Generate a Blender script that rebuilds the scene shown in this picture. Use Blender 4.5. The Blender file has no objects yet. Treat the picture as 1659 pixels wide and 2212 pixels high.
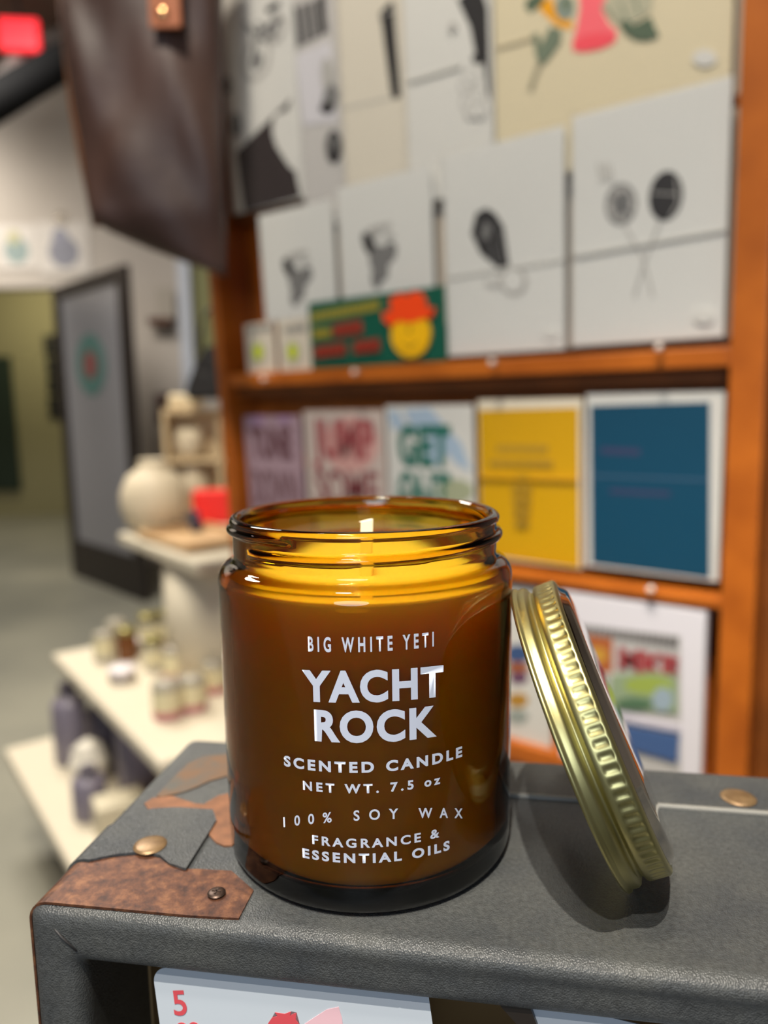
import bpy, bmesh, math, random
from mathutils import Vector, Matrix
random.seed(7)
S = bpy.context.scene
COL = S.collection
PI = math.pi
W, H, F = 1659, 2212, 1600.0

# ------------------------------------------------------------------ camera
CAM = Vector((0.0, -0.18597, 0.11174))
YAW, PITCH, ROLL = 0.02627, 0.14012, 0.01461
cyw, syw, cp, sp = math.cos(YAW), math.sin(YAW), math.cos(PITCH), math.sin(PITCH)
FW = Vector((syw*cp, cyw*cp, -sp)); RT0 = Vector((cyw, -syw, 0)); UP0 = RT0.cross(FW)
RT = RT0*math.cos(ROLL) - UP0*math.sin(ROLL)
UP = RT0*math.sin(ROLL) + UP0*math.cos(ROLL)
cd = bpy.data.cameras.new('camera'); cam = bpy.data.objects.new('camera', cd); COL.objects.link(cam)
M = Matrix.Identity(4)
for i in range(3):
    M[i][0], M[i][1], M[i][2], M[i][3] = RT[i], UP[i], -FW[i], CAM[i]
cam.matrix_world = M
cd.sensor_fit = 'HORIZONTAL'; cd.sensor_width = 7.11; cd.lens = 7.11*F/W
cd.clip_start = 0.01; cd.clip_end = 60
cd.dof.use_dof = True; cd.dof.focus_distance = 0.158; cd.dof.aperture_fstop = 2.1
S.camera = cam

def ray(x, y): return FW + RT*((x-W/2)/F) - UP*((y-H/2)/F)
def at_depth(x, y, d): return CAM + ray(x, y)*d
def at_plane(x, y, p0, n):
    d = ray(x, y); return CAM + d*((Vector(p0)-CAM).dot(n)/d.dot(n))
def at_z(x, y, z=0.0): return at_plane(x, y, (0, 0, z), Vector((0, 0, 1)))
def at_y(x, y, Y): return at_plane(x, y, (0, Y, 0), Vector((0, 1, 0)))

# ------------------------------------------------------------------ world, lights, exposure
vs = S.view_settings
vs.view_transform = 'Standard'; vs.look = 'None'; vs.gamma = 1; vs.use_curve_mapping = False
vs.exposure = 0.0
S.cycles.max_bounces = 14; S.cycles.transmission_bounces = 14; S.cycles.transparent_max_bounces = 16
S.cycles.diffuse_bounces = 5; S.cycles.glossy_bounces = 6
S.cycles.sample_clamp_indirect = 6.0
S.cycles.blur_glossy = 0.6
w = bpy.data.worlds.new('world'); S.world = w; w.use_nodes = True
w.node_tree.nodes['Background'].inputs[0].default_value = (0.86, 0.90, 1.0, 1)
w.node_tree.nodes['Background'].inputs[1].default_value = 0.12

def lamp(name, loc, target, power, radius, color=(1, .86, .68), spot=None, caustic=False):
    ld = bpy.data.lights.new(name, 'AREA' if spot is None else 'SPOT')
    ld.energy = power; ld.color = color
    if spot is None: ld.shape = 'DISK'; ld.size = radius*2
    else: ld.shadow_soft_size = radius; ld.spot_size = math.radians(spot); ld.spot_blend = .6
    o = bpy.data.objects.new(name, ld); COL.objects.link(o); o.location = loc
    o.rotation_euler = (Vector(target)-Vector(loc)).to_track_quat('-Z', 'Y').to_euler()
    if caustic: ld.cycles.is_caustics_light = True
    return o
lamp('ceiling_spot_key', (-0.14, -0.67, 1.75), (0.03, 0.0, 0), 215, 0.012, (1, .92, .80), spot=40, caustic=True)
lamp('ceiling_spot_second', (-0.30, -1.05, 1.8), (0.03, 0.0, 0), 95, 0.014, (1, .94, .86), spot=40, caustic=True)
lamp('ceiling_spot_back', (-0.55, 0.55, 2.0), (0, 0.1, 0), 5, 0.05, (.86, .92, 1.0), spot=60)
lamp('rack_wash', (-0.35, -0.35, 1.95), (0.05, 0.9, 0.25), 185, 0.12, (1, .91, .78), spot=62)
lamp('shop_window', (-0.5, -2.6, 0.7), (0, 0, 0.1), 24, 0.6, (.74, .85, 1.0))
lamp('tier_spot', (-0.9, 0.9, 2.2), (-0.5, 1.7, -0.5), 155, 0.12, (1, .92, .78), spot=50)
lamp('wall_wash', (-3.5, 4.0, 2.1), (-3.5, 5.3, 1.0), 190, 0.2, (1, .93, .82), spot=110)
lamp('hall_lamp', (-3.2, 7.0, 1.6), (-3.2, 7.9, 0), 20, 0.3, (1, .90, .62))
lamp('room_fill', (-1.6, 2.6, 2.3), (-1.6, 2.8, 0), 130, 0.6, (1, .94, .86))

# ------------------------------------------------------------------ materials
def lin(h):
    if isinstance(h, str):
        h = h.lstrip('#'); c = [int(h[i:i+2], 16)/255 for i in (0, 2, 4)]
        return tuple((v/12.92 if v <= .04045 else ((v+.055)/1.055)**2.4) for v in c) + (1,)
    return tuple(h) + (1,) if len(h) == 3 else tuple(h)
_m = {}
def mat(name, color, rough=.6, metal=0, coat=0, spec=None, emit=None, es=1, sss=0, bump=None, noise=None, aniso=0):
    """principled; bump=(scale, strength, distance); noise=(scale, colour2, contrast lo, hi)"""
    if name in _m: return _m[name]
    m = bpy.data.materials.new(name); m.use_nodes = True; nt = m.node_tree; b = nt.nodes['Principled BSDF']
    b.inputs['Base Color'].default_value = lin(color); b.inputs['Roughness'].default_value = rough
    b.inputs['Metallic'].default_value = metal; b.inputs['Coat Weight'].default_value = coat
    b.inputs['Anisotropic'].default_value = aniso
    if spec is not None: b.inputs['Specular IOR Level'].default_value = spec
    if emit: b.inputs['Emission Color'].default_value = lin(emit); b.inputs['Emission Strength'].default_value = es
    if sss: b.inputs['Subsurface Weight'].default_value = sss; b.inputs['Subsurface Radius'].default_value = (.02, .012, .006); b.inputs['Subsurface Scale'].default_value = 1
    tc = nt.nodes.new('ShaderNodeTexCoord')
    if noise:
        n = nt.nodes.new('ShaderNodeTexNoise'); n.inputs['Scale'].default_value = noise[0]; n.inputs['Detail'].default_value = 6
        r = nt.nodes.new('ShaderNodeValToRGB'); r.color_ramp.elements[0].color = lin(color); r.color_ramp.elements[1].color = lin(noise[1])
        r.color_ramp.elements[0].position = noise[2]; r.color_ramp.elements[1].position = noise[3]
        if len(noise) > 4:
            mp = nt.nodes.new('ShaderNodeMapping'); mp.inputs['Scale'].default_value = noise[4]
            nt.links.new(tc.outputs['Object'], mp.inputs[0]); nt.links.new(mp.outputs[0], n.inputs['Vector'])
        else: nt.links.new(tc.outputs['Object'], n.inputs['Vector'])
        nt.links.new(n.outputs['Fac'], r.inputs[0]); nt.links.new(r.outputs[0], b.inputs['Base Color'])
    if bump:
        n = nt.nodes.new('ShaderNodeTexNoise'); n.inputs['Scale'].default_value = bump[0]; n.inputs['Detail'].default_value = 4
        nt.links.new(tc.outputs['Object'], n.inputs['Vector'])
        u = nt.nodes.new('ShaderNodeBump'); u.inputs['Strength'].default_value = bump[1]; u.inputs['Distance'].default_value = bump[2]
        nt.links.new(n.outputs['Fac'], u.inputs['Height']); nt.links.new(u.outputs[0], b.inputs['Normal'])
    _m[name] = m; return m

def leather_mat():
    m = bpy.data.materials.new('worn_leathercloth'); m.use_nodes = True; nt = m.node_tree; N = nt.nodes; L = nt.links; b = N['Principled BSDF']
    tc = N.new('ShaderNodeTexCoord')
    big = N.new('ShaderNodeTexNoise'); big.inputs['Scale'].default_value = 22; big.inputs['Detail'].default_value = 8; big.inputs['Roughness'].default_value = .65
    L.new(tc.outputs['Object'], big.inputs['Vector'])
    r = N.new('ShaderNodeValToRGB'); r.color_ramp.elements[0].position = .33; r.color_ramp.elements[1].position = .72
    r.color_ramp.elements[0].color = lin('#333639'); r.color_ramp.elements[1].color = lin('#4c4d4a')
    L.new(big.outputs['Fac'], r.inputs[0])
    fine = N.new('ShaderNodeTexNoise'); fine.inputs['Scale'].default_value = 900; fine.inputs['Detail'].default_value = 2
    L.new(tc.outputs['Object'], fine.inputs['Vector'])
    mx = N.new('ShaderNodeMix'); mx.data_type = 'RGBA'; mx.blend_type = 'OVERLAY'; mx.inputs[0].default_value = .5
    L.new(r.outputs[0], mx.inputs[6]); L.new(fine.outputs['Fac'], mx.inputs[7])
    L.new(mx.outputs[2], b.inputs['Base Color'])
    vo = N.new('ShaderNodeTexVoronoi'); vo.inputs['Scale'].default_value = 2600
    L.new(tc.outputs['Object'], vo.inputs['Vector'])
    bp = N.new('ShaderNodeBump'); bp.inputs['Strength'].default_value = .9; bp.inputs['Distance'].default_value = .00014
    L.new(vo.outputs['Distance'], bp.inputs['Height'])
    wv = N.new('ShaderNodeTexNoise'); wv.inputs['Scale'].default_value = 90; L.new(tc.outputs['Object'], wv.inputs['Vector'])
    b2 = N.new('ShaderNodeBump'); b2.inputs['Strength'].default_value = .35; b2.inputs['Distance'].default_value = .0006
    L.new(wv.outputs['Fac'], b2.inputs['Height']); L.new(bp.outputs[0], b2.inputs['Normal'])
    L.new(b2.outputs[0], b.inputs['Normal'])
    b.inputs['Roughness'].default_value = .42; b.inputs['Specular IOR Level'].default_value = .4
    return m

def rust_mat():
    m = bpy.data.materials.new('rusted_metal'); m.use_nodes = True; nt = m.node_tree; N = nt.nodes; L = nt.links; b = N['Principled BSDF']
    tc = N.new('ShaderNodeTexCoord')
    n = N.new('ShaderNodeTexNoise'); n.inputs['Scale'].default_value = 260; n.inputs['Detail'].default_value = 10; n.inputs['Roughness'].default_value = .7
    L.new(tc.outputs['Object'], n.inputs['Vector'])
    r = N.new('ShaderNodeValToRGB'); e = r.color_ramp.elements
    e[0].position = .36; e[0].color = lin('#38221a'); e[1].position = .66; e[1].color = lin('#7a5236')
    x = e.new(.5); x.color = lin('#583624'); L.new(n.outputs['Fac'], r.inputs[0])
    L.new(r.outputs[0], b.inputs['Base Color'])
    b.inputs['Metallic'].default_value = .45; b.inputs['Roughness'].default_value = .5
    bp = N.new('ShaderNodeBump'); bp.inputs['Strength'].default_value = .4; bp.inputs['Distance'].default_value = .0003
    L.new(n.outputs['Fac'], bp.inputs['Height']); L.new(bp.outputs[0], b.inputs['Normal'])
    return m

def amber_mat():
    m = bpy.data.materials.new('amber_glass'); m.use_nodes = True; nt = m.node_tree; N = nt.nodes; L = nt.links
    N.remove(N['Principled BSDF']); out = N['Material Output']
    g = N.new('ShaderNodeBsdfGlass'); g.inputs['IOR'].default_value = 1.5; g.inputs['Roughness'].default_value = 0.0
    L.new(g.outputs[0], out.inputs['Surface'])
    v = N.new('ShaderNodeVolumeAbsorption'); v.inputs['Color'].default_value = (.882, .757, .02, 1); v.inputs['Density'].default_value = 1480
    L.new(v.outputs[0], out.inputs['Volume'])
    return m

def sleeve_mat():
    m = bpy.data.materials.new('clear_sleeve'); m.use_nodes = True; nt = m.node_tree; N = nt.nodes; L = nt.links
    N.remove(N['Principled BSDF']); out = N['Material Output']
    t = N.new('ShaderNodeBsdfTransparent'); t.inputs[0].default_value = (.97, .97, .97, 1)
    g = N.new('ShaderNodeBsdfGlossy'); g.inputs['Roughness'].default_value = .12
    n = N.new('ShaderNodeTexNoise'); n.inputs['Scale'].default_value = 9; tc = N.new('ShaderNodeTexCoord'); L.new(tc.outputs['Object'], n.inputs['Vector'])
    bp = N.new('ShaderNodeBump'); bp.inputs['Strength'].default_value = .5; bp.inputs['Distance'].default_value = .01
    L.new(n.outputs['Fac'], bp.inputs['Height']); L.new(bp.outputs[0], g.inputs['Normal'])
    lw = N.new('ShaderNodeLayerWeight'); fr = N.new('ShaderNodeMapRange'); fr.inputs['From Min'].default_value = .3; fr.inputs['To Min'].default_value = .045; fr.inputs['To Max'].default_value = .5
    L.new(lw.outputs['Facing'], fr.inputs['Value'])
    x = N.new('ShaderNodeMixShader'); L.new(fr.outputs[0], x.inputs[0]); L.new(t.outputs[0], x.inputs[1]); L.new(g.outputs[0], x.inputs[2])
    L.new(x.outputs[0], out.inputs['Surface'])
    return m

LEATHER = leather_mat(); RUST = rust_mat(); AMBER = amber_mat(); SLEEVE = sleeve_mat()
WOOD = mat('orange_stained_wood', '#bb651a', .38, noise=(14, '#964a0e', .3, .75, (1, 1, .12)), bump=(120, .08, .001), coat=.15)
WOODLIT = WOOD
WHITE = mat('white_paint', '#e9e2d2', .45)
PAPER = mat('white_paper', '#d8d6cf', .7)
CREAM = mat('cream_paper', '#dccfae', .7)
BLACKINK = mat('black_ink', '#2a2828', .6)
GREYINK = mat('grey_ink', '#7b7a78', .6)
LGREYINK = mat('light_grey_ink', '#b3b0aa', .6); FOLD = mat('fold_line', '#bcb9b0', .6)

# ------------------------------------------------------------------ helpers
def link(name, me, m=None, parent=None, smooth=False, matrix=None):
    o = bpy.data.objects.new(name, me); COL.objects.link(o)
    if m is not None:
        for q in (m if isinstance(m, (list, tuple)) else [m]): me.materials.append(q)
    if smooth: me.polygons.foreach_set('use_smooth', [True]*len(me.polygons))
    if parent is not None: o.parent = parent
    if matrix is not None: o.matrix_world = matrix
    return o
def fin(name, bm, m=None, parent=None, smooth=False, matrix=None, recalc=True):
    if recalc: bmesh.ops.recalc_face_normals(bm, faces=bm.faces)
    me = bpy.data.meshes.new(name); bm.to_mesh(me); bm.free()
    return link(name, me, m, parent, smooth, matrix)
def tag(o, label, cat, group=None, kind=None):
    o['label'] = label; o['category'] = cat
    if group: o['group'] = group
    if kind: o['kind'] = kind
    return o
def struct(o): o['kind'] = 'structure'; return o
def empty(name, label, cat, loc=(0, 0, 0), rz=0, group=None, matrix=None):
    o = bpy.data.objects.new(name, None); COL.objects.link(o); o.empty_display_size = .02
    if matrix is not None: o.matrix_world = matrix
    else: o.location = loc; o.rotation_euler = (0, 0, rz)
    return tag(o, label, cat, group)
def box(bm, lo, hi, bev=0, seg=2, mi=0):
    c = [(a+b)/2 for a, b in zip(lo, hi)]; s = [abs(b-a) for a, b in zip(lo, hi)]
    t = bmesh.new(); bmesh.ops.create_cube(t, size=1)
    for v in t.verts: v.co = Vector((v.co[0]*s[0], v.co[1]*s[1], v.co[2]*s[2]))
    if bev: bmesh.ops.bevel(t, geom=t.edges[:], offset=bev, segments=seg, profile=.5, affect='EDGES')
    for v in t.verts: v.co += Vector(c)
    for f in t.faces: f.material_index = mi
    merge(bm, t)
def merge(bm, t, M=None):
    me = bpy.data.meshes.new('_t'); t.to_mesh(me); t.free()
    if M is not None: me.transform(M)
    bm.from_mesh(me); bpy.data.meshes.remove(me)
def lathe(bm, prof, seg=64, mi=0, cap=True, M=None):
    t = bmesh.new(); rings = []
    for r, z in prof:
        if r < 1e-6: rings.append([t.verts.new((0, 0, z))])
        else: rings.append([t.verts.new((r*math.cos(2*PI*i/seg), r*math.sin(2*PI*i/seg), z)) for i in range(seg)])
    for a, b in zip(rings, rings[1:]):
        for i in range(seg):
            j = (i+1) % seg
            if len(a) == 1 and len(b) == 1: break
            if len(a) == 1: t.faces.new((a[0], b[j], b[i]))
            elif len(b) == 1: t.faces.new((a[i], a[j], b[0]))
            else: t.faces.new((a[i], a[j], b[j], b[i]))
    if cap:
        for R_ in (rings[0], rings[-1]):
            if len(R_) > 1: t.faces.new(R_)
    for f in t.faces: f.material_index = mi; f.smooth = True
    merge(bm, t, M)
def prism(bm, pts, z0, z1, mi=0, M=None):
    t = bmesh.new()
    a = [t.verts.new((p[0], p[1], z0)) for p in pts]; b = [t.verts.new((p[0], p[1], z1)) for p in pts]
    t.faces.new(a[::-1]); t.faces.new(b)
    for i in range(len(pts)):
        j = (i+1) % len(pts); t.faces.new((a[i], a[j], b[j], b[i]))
    bmesh.ops.triangulate(t, faces=[f for f in t.faces if len(f.verts) > 4])
    for f in t.faces: f.material_index = mi
    merge(bm, t, M)
def tube(bm, pts, r, seg=8, mi=0):
    pts = [Vector(p) for p in pts]; t = bmesh.new(); rings = []
    up = Vector((0, 0, 1))
    for i, p in enumerate(pts):
        d = (pts[min(i+1, len(pts)-1)]-pts[max(i-1, 0)]).normalized()
        a = d.cross(up if abs(d.z) < .95 else Vector((1, 0, 0))).normalized(); b = d.cross(a)
        rr = r[i] if isinstance(r, (list, tuple)) else r
        rings.append([t.verts.new(p+a*rr*math.cos(2*PI*k/seg)+b*rr*math.sin(2*PI*k/seg)) for k in range(seg)])
    for A, B in zip(rings, rings[1:]):
        for k in range(seg): t.faces.new((A[k], A[(k+1) % seg], B[(k+1) % seg], B[k]))
    t.faces.new(rings[0]); t.faces.new(rings[-1])
    for f in t.faces: f.material_index = mi; f.smooth = True
    merge(bm, t)
def ellipse(cx, cy, rx, ry, n=28, rot=0, a0=0, a1=2*PI):
    out = []
    for i in range(n):
        a = a0+(a1-a0)*i/(n if a1-a0 > 6.28 else n-1)
        x, y = rx*math.cos(a), ry*math.sin(a)
        out.append((cx+x*math.cos(rot)-y*math.sin(rot), cy+x*math.sin(rot)+y*math.cos(rot)))
    return out
def text_mesh(s, spacing=1.0, bold=0.0, sx=1.0):
    """flat text as triangles, scaled so capitals are 1 high with the left edge at 0; returns bmesh and width"""
    cu = bpy.data.curves.new('t', 'FONT'); cu.body = s; cu.size = 1; cu.offset = bold; cu.space_character = spacing
    cu.resolution_u = 5
    o = bpy.data.objects.new('t', cu); COL.objects.link(o)
    bpy.context.view_layer.update()
    me = o.to_mesh().copy() if False else bpy.data.meshes.new_from_object(o)
    bpy.data.objects.remove(o); bpy.data.curves.remove(cu)
    bm = bmesh.new(); bm.from_mesh(me); bpy.data.meshes.remove(me)
    xs = [v.co.x for v in bm.verts]; x0, x1 = min(xs), max(xs)
    k = 1/.729
    for v in bm.verts: v.co = Vector(((v.co.x-x0)*k*sx, v.co.y*k, 0))
    return bm, (x1-x0)*k*sx

# ------------------------------------------------------------------ room
FLOOR = -1.02; CEIL = 2.35; BACK = 5.3
def structbox(name, lo, hi, m, bev=0):
    bm = bmesh.new(); box(bm, lo, hi, bev); return struct(fin(name, bm, m))
FLOORM = mat('polished_concrete', '#7c7b70', .4, noise=(1.6, '#928f80', .35, .7), bump=(30, .05, .002))
WALLM = mat('grey_white_wall', '#b9b0a6', .8)
HALLM = mat('olive_hall_wall', '#8f8966', .8)
structbox('floor', (-5.5, -1.6, FLOOR-.1), (3.2, 9.2, FLOOR), FLOORM)
structbox('ceiling', (-5.5, -1.6, CEIL), (3.2, 9.2, CEIL+.1), mat('dark_ceiling', '#5d4c40', .9))
pt = at_y(0, 622, BACK); zh = pt.z; xo = at_y(160, 800, BACK).x; xw0 = at_y(418, 700, BACK).x; xw1 = at_y(470, 700, BACK).x
bm = bmesh.new()
box(bm, (-5.5, BACK, zh), (xo, BACK+.15, CEIL)); box(bm, (xo, BACK, FLOOR), (xw0, BACK+.15, CEIL))
zw0 = at_y(440, 800, BACK).z; zw1 = at_y(440, 560, BACK).z
box(bm, (xw0, BACK, FLOOR), (xw1+.25, BACK+.15, zw0)); box(bm, (xw0, BACK, zw1), (xw1+.25, BACK+.15, CEIL)); box(bm, (xw1+.25, BACK, FLOOR), (3.2, BACK+.15, CEIL))
struct(fin('wall_back', bm, WALLM))
structbox('wall_left', (-5.6, -1.6, FLOOR), (-5.5, 9.2, CEIL), WALLM)
structbox('wall_hall', (-5.5, 8.1, FLOOR), (3.2, 8.2, CEIL), HALLM)
structbox('wall_right', (3.2, -1.6, FLOOR), (3.3, 9.2, CEIL), WALLM)
x0 = at_y(388, 700, BACK-.06).x; x1 = at_y(414, 700, BACK-.06).x
structbox('trim_1', (x0, BACK-.06, at_y(400, 860, BACK-.06).z), (x1, BACK, CEIL), mat('pale_trim', '#c3c8d2', .5))
bm = bmesh.new(); box(bm, (xw0, BACK+.05, zw0), (xw1+.25, BACK+.07, zw1))
struct(fin('window_1', bm, mat('window_olive_glass', '#8d8c62', .15)))

# door leaf standing open
dl = at_z(163, 1240, FLOOR); dr = at_z(318, 1300, FLOOR)
dv_ = (dr-dl); dw = dv_.length; da = math.atan2(dv_.y, dv_.x); dh = 1.95
D = empty('door_1', 'x', 'door', dl, da); del D['label']; del D['category']; D['kind'] = 'structure'
DK = mat('dark_door_frame', '#1c1411', .5)
bm = bmesh.new(); st = dw*.10
box(bm, (0, -.02, 0), (st, .02, dh), .003); box(bm, (dw-st, -.02, 0), (dw, .02, dh), .003)
box(bm, (st, -.02, 0), (dw-st, .02, .26), .003); box(bm, (st, -.02, dh-.08), (dw-st, .02, dh), .003)
fin('door_frame', bm, DK, D)
bm = bmesh.new(); box(bm, (st, -.006, .26), (dw-st, .006, dh-.08))
gp = fin('door_glass', bm, mat("grey_reflection_glass", "#85858a", .3), D)  # opaque grey stands in for the reflections in the door pane
bm = bmesh.new()
prism(bm, ellipse(dw*.48, dh*.73, dw*.2, .19), .008, .010, 0, Matrix.Rotation(PI/2, 4, 'X'))
prism(bm, ellipse(dw*.48, dh*.73, dw*.085, .085), .011, .013, 1, Matrix.Rotation(PI/2, 4, 'X'))
fin('door_emblem', bm, [mat('teal_decal', '#4f7772', .5), mat('red_decal', '#8a4a4a', .5)], D)

# hallway things
def wallthing(name, label, cat, px0, py0, px1, py1, Y, thick, m, group=None, bev=.004):
    a = at_y(px0, py1, Y); b = at_y(px1, py0, Y)
    bm = bmesh.new(); box(bm, (a.x, Y-thick, a.z), (b.x, Y, b.z), bev); return tag(fin(name, bm, m), label, cat, group)
wallthing('notice_board', 'dark green board hanging at the far left end of the olive hallway wall', 'notice board', -60, 770, 24, 1060, 8.09, .05, mat('dark_green_board', '#1a2a1c', .6))
for i, (a, b, c_, d_) in enumerate([(98, 724, 146, 768), (104, 774, 146, 812), (106, 816, 148, 852), (108, 858, 150, 904)]):
    wallthing('picture_frame', ['dark square frame on the olive hallway wall, topmost of four beside the door',
        'dark brown frame on the hallway wall, second from top of four', 'dark brown frame on the hallway wall, third from top of four',
        'dark brown frame on the hallway wall, lowest of four'][i], 'picture frame', a, b, c_, d_, 8.1, .03, mat('dark_brown_frame', ['#15140a', '#3b2c22'][i > 0], .6), 'dark frames on the hallway wall')
# pictures on the white wall above the opening
for i, (a, b, c_, d_) in enumerate([(-4, 486, 78, 582), (88, 480, 190, 592)]):
    A = at_y(a, d_, BACK); B = at_y(c_, b, BACK); w_, h_ = B.x-A.x, B.z-A.z
    P_ = empty('bagged_print', ['white bagged print with a green blot on the far wall above the opening',
                            'white bagged print with a grey blue blot under a shiny ring, far wall'][i], 'print', (A.x, BACK, A.z), 0, 'bagged prints on the far white wall')
    bm = bmesh.new(); box(bm, (0, -.012, 0), (w_, 0, h_), .002)
    T = Matrix.Rotation(PI/2, 4, 'X')
    prism(bm, ellipse(w_*.5, h_*.42, w_*.3, h_*.3), .0125, .014, 1, T); prism(bm, ellipse(w_*.45, h_*.72, w_*.16, h_*.16), .0145, .016, 2, T)
    fin('sheet', bm, [mat('wall_print_paper', '#cfc8c0', .6), mat('blot_%d' % i, ['#8b9b98', '#85858f'][i], .6), mat('blot_b%d' % i, ['#b9b48e', '#8f8f9c'][i], .6)], P_)
    if i == 1:
        bm = bmesh.new(); c0 = (w_*.5, -.02, h_+.02)
        tube(bm, [(c0[0]+.035*math.cos(k*PI/8), c0[1], c0[2]+.035*math.sin(k*PI/8)) for k in range(17)], .006)
        fin('hanging_ring', bm, mat('bright_ring', '#f4ecd0', .15, 1), P_)
# red square sign under the ceiling, black duct, pale ledge
A = at_y(2, 112, 4.2); B = at_y(82, 40, 4.2)
s_ = empty('hanging_sign', 'glowing red square sign hanging under the dark ceiling', 'sign', ((A.x+B.x)/2, 4.2, A.z), .1)
bm = bmesh.new(); hw = (B.x-A.x)/2; box(bm, (-hw, -.02, 0), (hw, .02, B.z-A.z), .012)
fin('lit_panel', bm, mat('lit_red', '#ff2838', .4, emit='#ff1a2c', es=.75), s_)
bm = bmesh.new(); tube(bm, [(0, 0, B.z-A.z), (0, 0, CEIL-A.z)], .01); fin('hanger_rod', bm, DK, s_)
bm = bmesh.new(); tube(bm, [at_depth(-160, 310, 3.2), at_depth(60, 178, 3.6), at_depth(200, 95, 3.9)], .085, 20)
tag(fin('ceiling_duct', bm, mat('black_duct', '#0b0b0c', .8, spec=.15), smooth=True), 'thick black duct running diagonally behind the brown leather bag', 'duct')
bm = bmesh.new(); tube(bm, [at_depth(-60, 250, 3.9), at_depth(40, 130, 4.1), at_depth(160, 60, 4.4)], .045, 16)
tag(fin('conduit_pipe', bm, mat('pale_pipe', '#8d8581', .4), smooth=True), 'pale grey pipe under the ceiling above the black duct', 'pipe')
# shelf with picture beside the light strip
a = at_y(332, 706, BACK); b = at_y(378, 690, BACK)
bm = bmesh.new(); box(bm, (a.x, BACK-.15, a.z), (b.x, BACK, b.z), .004)
tag(fin('wall_shelf', bm, mat('brown_shelf', '#5a3a28', .6)), 'small brown shelf on the far wall beside the pale vertical trim', 'shelf')
wallthing('leaning_picture', 'pale picture leaning on the small brown wall shelf', 'picture', 343, 622, 376, 690, BACK-.06, .02, mat('pale_picture', '#a89f92', .6))
wallthing('wall_plaque', 'small reddish brown plaque low on the far wall behind the tiered display', 'plaque', 340, 850, 366, 915, BACK, .03, mat('plaque_brown', '#5c4238', .6))

# ------------------------------------------------------------------ tiered white display
TC = Vector((0, 0, 0))
zt = {'top': CAM.z-.30, 'mid': CAM.z-.60, 'low': CAM.z-.86}
Lm = at_z(112, 1412, zt['mid']); Fm = at_z(345, 1648, zt['mid'])
ed = (Fm-Lm); ang = math.atan2(ed.y, ed.x); side = ed.length
pr = Vector((-ed.y, ed.x, 0)).normalized()*side
TC = Lm + ed*.5 + pr*.5
Ft = at_z(424, 1216, zt['top']); Fl = at_z(205, 1900, zt['low'])
tier = empty('tiered_display', 'white three tier display stand with square boards, partly hidden behind the suitcase', 'display stand', (TC.x, TC.y, FLOOR), ang)
Ri = Matrix.Rotation(-ang, 3, 'Z')
loc = lambda p: Ri @ (p-Vector((TC.x, TC.y, 0)))
ltop = abs(loc(Ft).x); lmid = side/2; llow = .48
BOARD = mat('white_board', '#d0c6b0', .4)
for nm, hs in (('top', ltop), ('mid', lmid), ('low', llow)):
    bm = bmesh.new(); z = zt[nm]-FLOOR
    if nm == 'top':
        fx, fy = loc(Ft).x, loc(Ft).y; sd = (Ft-at_z(240, 1152, zt['top'])).length
        box(bm, (fx-sd, fy, z-.028), (fx, fy+sd, z), .006, 3)
    else: box(bm, (-hs, -hs, z-.028), (hs, hs, z), .006, 3)
    fin('board', bm, BOARD, tier)
for a, b, r in (('top', 'mid', .2), ('mid', 'low', .2)):
    bm = bmesh.new(); lathe(bm, [(r, zt[b]-FLOOR), (r, zt[a]-.028-FLOOR)], 64); fin('drum', bm, BOARD, tier)
bm = bmesh.new(); lathe(bm, [(.22, 0), (.22, zt['low']-.028-FLOOR)], 64); fin('base_drum', bm, mat('grey_base', '#8a8478', .6), tier)

LABELC = mat('cream_label', '#d9cfa8', .6); PINK = mat('dusty_pink_glass', '#b0686c', .35); CLEARISH = mat('pale_grey_glass', '#a9a292', .15)
def tin(px, py, z, label, r=.028, h=.066, group='little jar candles on the middle board', lid=None, top=CLEARISH, mid=LABELC, bot=PINK, name='jar_candle', cat='candle'):
    p = at_z(px, py, z)
    e = empty(name, label, cat, (p.x, p.y+r*.7, z), 0, group)
    bm = bmesh.new(); lathe(bm, [(r*.92, 0), (r, .003), (r, h*.24), (0, h*.24)], 32); fin('base', bm, bot, e)
    bm = bmesh.new(); lathe(bm, [(r, h*.24), (r*1.005, h*.25), (r*1.005, h*.8), (r, h*.81)], 32); fin('paper_label', bm, mid, e)
    bm = bmesh.new(); lathe(bm, [(r, h*.81), (r*.98, h*.93), (r*.86, h*.98), (r*.86, h)], 32); fin('glass_top', bm, top, e)
    if lid:
        bm = bmesh.new(); lathe(bm, [(r*.98, h), (r, h+.002), (r, h+.012), (r*.94, h+.014)], 32); fin('lid', bm, lid, e)
    return e
GOLD0 = mat('dull_gold_lid', '#8f8550', .35, .6); WLID = mat('white_lid', '#e4dde0', .4); AMB0 = mat('amber_jar_far', '#6b3c12', .2)
zm = zt['mid']
tin(358, 1556, zm, 'cream labelled jar candle with a pink base nearest the front corner of the middle board', .030, .072)
tin(413, 1540, zm, 'cream labelled pink based jar candle just right of the front corner one', .028, .070)
tin(377, 1472, zm, 'cream labelled pink based jar candle behind the front pair', .030, .075)
tin(330, 1452, zm, 'small cream jar with a gold lid left of the middle row candle', .022, .065, bot=CLEARISH, lid=GOLD0)
tin(272, 1428, zm, 'amber jar candle with a gold lid among the pale jars at the back', .024, .065, bot=AMB0, mid=AMB0, top=AMB0, lid=GOLD0)
tin(222, 1432, zm, 'pale jar candle farthest left on the middle board', .026, .072, bot=CLEARISH)
tin(320, 1408, zm, 'cream jar with an olive gold lid at the back of the middle board', .026, .080, bot=CLEARISH, lid=GOLD0)
tin(362, 1405, zm, 'tall cream jar with an olive gold lid right of the back jars', .028, .085, bot=PINK, lid=GOLD0)
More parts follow.
